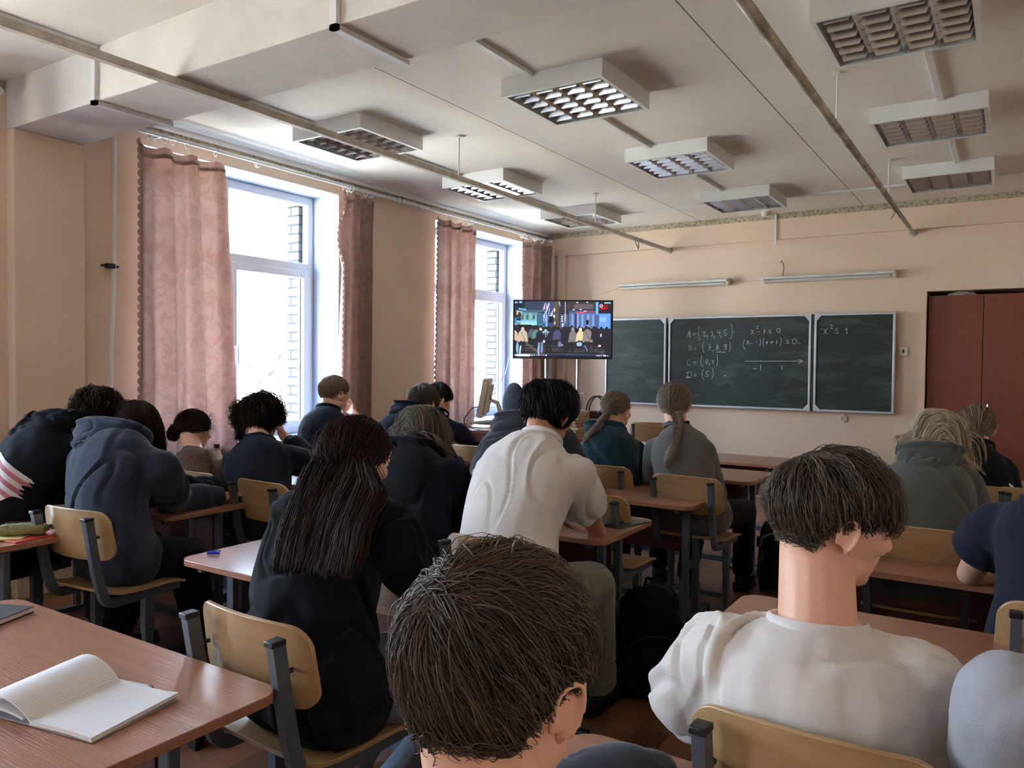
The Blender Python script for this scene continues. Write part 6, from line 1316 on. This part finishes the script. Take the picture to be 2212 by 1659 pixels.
nz = t.n('ShaderNodeTexNoise', Scale=7.0, Detail=5.0); t.l(tc_.outputs['UV'], nz.inputs['Vector']); gr = t.n('ShaderNodeTexGradient', gradient_type='SPHERICAL'); mp = t.n('ShaderNodeMapping'); mp.inputs['Location'].default_value = (-.55, -.42, 0); mp.inputs['Scale'].default_value = (1.7, 1.5, 1); mp.vector_type = 'TEXTURE' if False else 'POINT'; t.l(tc_.outputs['UV'], mp.inputs[0]); t.l(mp.outputs[0], gr.inputs[0])
mm = t.n('ShaderNodeMath', operation='MULTIPLY'); t.l(nz.outputs[0], mm.inputs[0]); t.l(gr.outputs[1], mm.inputs[1]); gt = t.n('ShaderNodeMath', operation='GREATER_THAN'); t.l(mm.outputs[0], gt.inputs[0]); gt.inputs[1].default_value = .22
m4 = t.n('ShaderNodeMix', data_type='RGBA'); t.l(gt.outputs[0], m4.inputs['Factor']); t.l(mx.outputs['Result'], m4.inputs['A']); m4.inputs['B'].default_value = srgb(60, 54, 60); t.l(m4.outputs['Result'], t.b.inputs['Base Color'])
sp = spine_pts(J, 17); cen = sp[10] + J['right']*.115 - V3(0, 0, .15); up_ = unit(sp[13]-sp[9]); rt_ = unit(J['right']*.9 - J['fwd']*.35); rt_ = unit(rt_ - up_*np.dot(rt_, up_)); tl_ = math.radians(-22)
rt2 = rt_*math.cos(tl_) + up_*math.sin(tl_); up2 = up_*math.cos(tl_) - rt_*math.sin(tl_)
link('printed_patch', patch(g, J, cen, rt2, up2, .15, .20), t.m, g, smooth=False)
person('person in dull navy hoodie with the hood down, hunched over the window side desk', who('P2', fwd=(.10, 1, 0), back=A([-.03, -.10, .02])),
    dict(top='hoodie', mat='navy2', leg='black_cloth', inf=.034, fold=(.011, 4.5), hood=dict(s=1.12, up=.0), tinf=.03), dict(style='bob', mat='h_dark', len=.22, guides=260, children=9, w=.0016, frizz=.004, lift=.3, thick=.022, seed=4, part=.01, body=1), (-6, 38, 8))
def wisps():
    q = random.Random(5); out = []
    for k in range(46):
        a = q.uniform(-.3, 1.3); b = V3(.075*math.cos(a), q.uniform(-.05, .07), .02+.08*math.sin(a)); d = V3(math.cos(a)+q.uniform(-.5, .5), q.uniform(-.3, .9), math.sin(a)+q.uniform(-.9, .5)); d = d/np.linalg.norm(d)
        out.append(([b, b + d*q.uniform(.02, .04), b + d*q.uniform(.04, .06) + V3(q.uniform(-.02, .03), 0, -.03)], .0006, .004, .9, 3, [.002, .008, .014], 1.5))
    return out
def bun_extra(): 
    out = []
    for k in range(7):
        a = k*.9; out.append(([(-.022+.038*math.cos(a+t), -.120+.014*math.sin(2*t+k), -.036+.044*math.sin(a+t)*(.6+.06*k)) for t in np.linspace(0, 5.2, 12)], .0016, .003, .25, 60, [.010, .014, .012], 2))
    out.append(([(-.02, -.115, -.05), (.0, -.125, -.075), (.02, -.118, -.062), (.01, -.11, -.03)], .0016, .004, .2, 80, [.01, .018, .012], 1))
    return out
person('girl with dark hair bun and brown ribbed sweater by the window curtain', who('P3'),
    dict(top='sweater', mat='brown_knit', inf=.012, fold=(.004, 7), sx=.84), dict(style='back', gather=(-.005, -.105, .0), mat='h_dark', guides=300, children=8, w=.0014, frizz=.004, thick=.008, seed=6, extra=bun_extra() +
    wisps()), (-8, 12, 0), hs=.97)
_, J4, R4, g4 = person('student with curly dark hair in a black sweater leaning the cheek on a hand', who('P4', hdR=A([-.35, .05, .6]), hnR=A([-.85, -.3, -.25])),
    dict(top='sweater', mat='navy', inf=.028, fold=(.006, 6), sleeve='mid', curlR=.9), dict(style='mop', mat='h_dark', len=.18, guides=520, children=7, w=.0015, frizz=.013, curlf=3.4, lift=1.0, grav=.26, thick=.040, nape=-.12, ear=-.07, bang=.0, taper=1.0, seed=9, swirl=.2, clump=.4, spread=.012), (-18, 8, -4), hs=1.0, bvox=.006)
d4 = unit(J4['haR']-J4['elR']); q4 = J4['elR'] + (J4['haR']-J4['elR'])*.74; u4 = unit(np.cross(d4, V3(0, 0, 1))); w4 = np.cross(d4, u4)
MB().sweep([q4 + .031*(u4*math.cos(t) + w4*math.sin(t)) for t in np.linspace(0, 6.283, 24)], [(-.007, -.002), (.007, -.002), (.007, .002), (-.007, .002)]).build('wristband', M['black_plastic'], g4)
person('short haired boy in navy by the window with a hand at his chin', who('P5', hdR=A([-.75, .2, .35]), hnR=A([-.3, -.75, .3])),
    dict(top='sweater', mat='navy', inf=.022, fold=(.005, 6), sleeve='long', curlR=1.3), dict(style='short', mat='h_mid', len=.055, fade=1, guides=300, children=8, w=.0014, frizz=.0015, lift=.5, thick=.010, seed=12, whorl=(.1, -.45, .85)), (-14, 2, 0), bvox=.006)
person('student with dark straight hair in a dark jacket leaning over a desk by the wall', who('P6', back=A([0, -.09, .03])),
    dict(top='jacket', mat='navy', inf=.03, fold=(.007, 6), hood=dict(s=.8)), dict(style='short', mat='h_brown', len=.11, guides=260, children=8, w=.0016, frizz=.003, lift=.3, thick=.02, seed=13), (-5, 22, 0))
person('boy with short black hair in black sitting in front of the farther left curtain', who('P7', back=A([0, -.07, .02])),
    dict(top='sweater', mat='navy', inf=.022, fold=(.006, 6)), dict(style='short', mat='h_black', len=.075, fade=1, guides=240, children=8, w=.0016, frizz=.0025, lift=.35, thick=.016, seed=14), (-30, 22, 0))
r = thing('shoulder_bag', 'small black bag lying on the front window desk by the black haired boy', 'bag', (-3.52, 5.10, .666), .2)
k = MB(); k.ell((0, 0, .04), (.12, .07, .045)); k.ell((.04, .01, .05), (.07, .05, .04)); k.v = [np.c_[v[:, 0], v[:, 1], np.maximum(v[:, 2], .001)] for v in k.v]
link('body', remesh(k, .006, 4, 'body', folds(.007, 9, 15)), M['black_cloth'], r, smooth=False)
MB().sweep([(.02, -.06, .07), (.10, -.07, .10), (.15, -.02, .07), (.13, .03, .03)], [(-.003, -.01), (.003, -.01), (.003, .01), (-.003, .01)], side=(0, 0, 1)).build('strap', M['black_cloth'], r)
# --- middle column
Jp8 = who('P8', fwd=(.05, 1, 0), back=A([-.02, -.08, 0]), hdR=A([-.1, .9, .25]), hnR=A([-.6, -.3, .6]))
person('girl with very long straight dark brown hair in a long black coat, holding a phone', Jp8,
    dict(top='coat', mat='black_cloth', leg='jeans', inf=.030, fold=(.008, 5), sy=1.0, tinf=.006), dict(style='sweep', left=HAIR8L, right=HAIR8R, mat='h_dark', guides=620, children=9, w=.0013, k=20, frizz=.005, curlf=1.3, thick=.012, seed=21, clump=.55, spread=.010), (-16, 14, 8), voxel=.007, bvox=.006)
person('student with shoulder length dark blonde hair in a black hoodie', who('P9', back=A([0, -.09, .02])),
    dict(top='hoodie', mat='black_cloth', leg='black_cloth', inf=.034, fold=(.009, 5), hood=dict(s=.95, up=-.01)), dict(style='long', mat='h_ash', len=.27, guides=420, children=9, w=.0014, k=15, frizz=.005, lift=.35, thick=.022, seed=23, part=.0, body=1, grav=.3), (-10, 26, 6))
person('boy with thick black hair in an oversized white shirt, back to camera', who('P10', slv=.50, back=A([-.01, -.12, .02]), hdR=A([-.9, .4, 0])),
    dict(top='tshirt', mat='white_cloth', leg='khaki', inf=.036, fold=(.010, 4.2, 4), sleeve='short', sx=1.05, tinf=.035), dict(style='mop', mat='h_black', len=.135, guides=420, children=10, w=.0015, frizz=.003, lift=.45, grav=.22, thick=.027, seed=25, swirl=.3, nape=-.115, ear=-.045, bang=.0, taper=.55, attract=.8, whorl=(.0, -.35, .9)), (-14, 16, 0), skin='skin2', voxel=.008, hs=1.04)
_, J, R, g = person('person in dark grey hoodie with white sleeve print behind the black haired boy', who('P19', back=A([0, -.08, .03])),
    dict(top='hoodie', mat='dark_grey', leg='black_cloth', inf=.035, fold=(.010, 5), hood=dict(s=1.05, up=.02)), dict(style='short', mat='h_dark', len=.09, guides=200, children=7, w=.0018, seed=27), (0, 30, 0))
k = MB(); e = J['elL']; a = J['shL']; rr = random.Random(2); dn = unit(e-a); out = unit(-J['right']*.8 - J['fwd']*.6); sd = np.cross(dn, out)
for q in range(9):
    p = a + dn*(.06+.018*q) + sd*rr.uniform(-.02, .02); p = p + out*.095; k.tube([p - sd*.03, p + dn*rr.uniform(-.01, .02), p + sd*.03 + dn*rr.uniform(-.01, .01)], .004, 5)
k.build('sleeve_print', M['white_cloth'], g)
person('person with short brown hair in the foreground centre, only the head in view', who('P11'),
    dict(top='tshirt', mat='dark_grey', inf=.02, fold=(.006, 6), sleeve='short'), dict(style='short', mat='h_brown', len=.105, guides=1100, children=11, w=.00075, k=12, frizz=.0016, lift=.22, grav=.12, thick=.012, nape=-.16, lift_line=-.016, taper=.8, seed=31, swirl=.55, clump=.55, spread=.010, whorl=(-.16, -.62, .62), attract=.9, ear=.02), (-6, 4, 2), bvox=.0045, hs=.95)
# --- front pair
def pony():
    out = []; T = A(PONY)
    for k in range(6):
        off = A([.006*math.cos(k), -.006*math.sin(k*2), .006*math.sin(k)])
        out.append(([tuple(p + off*(1+q)) for q, p in enumerate(T)], .0012, .004, .55, 95, [.008, .015, .018, .017, .006], 1.3))
    return out
_, J, R, g = person('girl with a light brown ponytail in a dark teal hoodie before the blackboard', who('P13', back=A([0, -.07, .02])),
    dict(top='hoodie', mat='teal_cloth', leg='black_cloth', inf=.034, fold=(.009, 5), hood=dict(s=.95, up=-.02), sx=1.0), dict(style='back', gather=(-.004, -.112, .012), mat='h_ash2', guides=340, children=9, w=.0013, frizz=.001, thick=.007, seed=41, extra=pony(), extra_world=1), (-14, 4, 0), hs=.97)
J = who('P14', back=A([0, -.05, 0]))
def braid():
    out = []; C = resample(BRAID, 60); n1 = 36
    for s_ in range(3):
        pts = []
        for q in range(n1):
            t = q/(n1-1)*2*math.pi*2.6 + s_*2*math.pi/3; pts.append(tuple(C[q] + A([.021*math.sin(t), -.016*math.sin(2*t) - .008, 0])*(1 - .3*q/n1)))
        out.append((pts, .0012, .0008, .62, 170, [.015, .0155, .014, .010], 1))
    for k in range(4): out.append(([tuple(C[q] + A([.004*math.cos(k), 0, .002*k])) for q in range(n1-3, 60, 4)], .0012, .003, .6, 130, [.008, .020, .026, .024, .010], 1))
    return out
person('girl with a long light brown braid in a grey top before the blackboard', J,
    dict(top='sweater', mat='grey_knit', leg='black_cloth', inf=.022, fold=(.006, 6), sx=.98), dict(style='back', gather=(.006, -.112, -.052), mat='h_ash2', guides=380, children=9, w=.0013, frizz=.0015, thick=.012, seed=43, extra=braid(), extra_world=1), (4, 6, 0))
r_ = [o for o in COL.objects if o.get('label', '').startswith('girl with a long light brown braid')][0]
nk = np.array(P['P14']['neck']) - np.array(r_.location); k = MB(); k.lathe([(.062, -.03), (.066, .0), (.062, .045), (.055, .046), (.055, -.03)], tuple(nk + V3(0, .005, .01)), 24); 
k.build('turtleneck_collar', M['navy'], r_)
# --- right column
person('boy in the right foreground with brown mop hair in white shirt, face turned right', who('P12', nk=1.16, back=A([0, -.05, .0])),
    dict(top='tshirt', mat='white_cloth', leg='khaki', inf=.030, fold=(.014, 6, 3), sleeve='short', sx=1.02), dict(style='mop', mat='h_brown', len=.150, guides=1000, children=11, w=.0009, k=14, frizz=.003, lift=.42, grav=.20, thick=.024, seed=51, swirl=.28, attract=.85, whorl=(-.05, -.55, .8), clump=.6, spread=.012, ear=.022, bang=.012, temple=.035, nape=-.08), (-58, 12, 0), voxel=.007, bvox=.0045, hs=.99)
person('student with a blonde bob in a grey green hoodie in front of the wardrobe', who('P15', back=A([0, -.07, .02])),
    dict(top='hoodie', mat='green_grey', leg='black_cloth', inf=.034, fold=(.009, 5), hood=dict(s=.98, up=-.01)), dict(style='bob', mat='h_blond', len=.20, guides=460, children=9, w=.0013, k=15, frizz=.0015, lift=.3, thick=.018, seed=53, part=.01, body=1, grav=.26), (2, 16, 0))
def lowbun(): return [([(.0+.022*math.cos(t+k), -.105+.008*math.sin(2*t), -.045+.020*math.sin(t+k)) for t in np.linspace(0, 5, 10)], .0014, .003, .35, 50, [.008, .010], 1) for k in range(5)]
_, J, R, g = person('student with gathered brown hair in black top with a pink mark', who('P16', back=A([0, -.06, .02])),
    dict(top='tshirt', mat='black_cloth', leg='black_cloth', inf=.026, fold=(.007, 6), sleeve='long', sx=1.02), dict(style='back', gather=(.0, -.10, -.035), mat='h_mid', guides=340, children=9, w=.0014, frizz=.002, thick=.010, seed=55, extra=lowbun()), (6, 10, -3), hs=.98)
sh = J['shR']; k = MB(); b0 = sh + V3(.02, -.095, -.02); k.tube([b0, b0 + V3(.02, -.004, -.045), b0 + V3(.014, -.004, -.11)], .009, 6, scale=(1.2, 1, .4)); k.build('pink_mark', simple('pink_print', (196, 60, 100)), g)
k = MB(); k.tube([b0 + V3(.012, -.006, -.025), b0 + V3(.045, -.008, -.055)], .008, 6); k.build('white_mark', M['white_cloth'], g)
person('person in navy short sleeves with bare elbow on desk at the right edge', who('P17', slv=.46, back=A([-.02, -.09, .0]), hdL=A([.9, .2, 0])),
    dict(top='tshirt', mat='navy', leg='black_cloth', inf=.03, fold=(.008, 5), sleeve='short', sx=1.1), dict(style='short', mat='h_brown', len=.08, guides=180, children=7, w=.0018, seed=57), (0, 10, 0))
person('person in a light grey sweatshirt cut by the lower right corner of photo', who('P18', back=A([0, -.07, .0])),
    dict(top='sweater', mat='grey_cloth', leg='jeans', inf=.032, fold=(.009, 5), sx=1.05), dict(style='short', mat='h_brown', len=.08, guides=180, children=7, w=.0018, seed=59), (0, 15, 0))
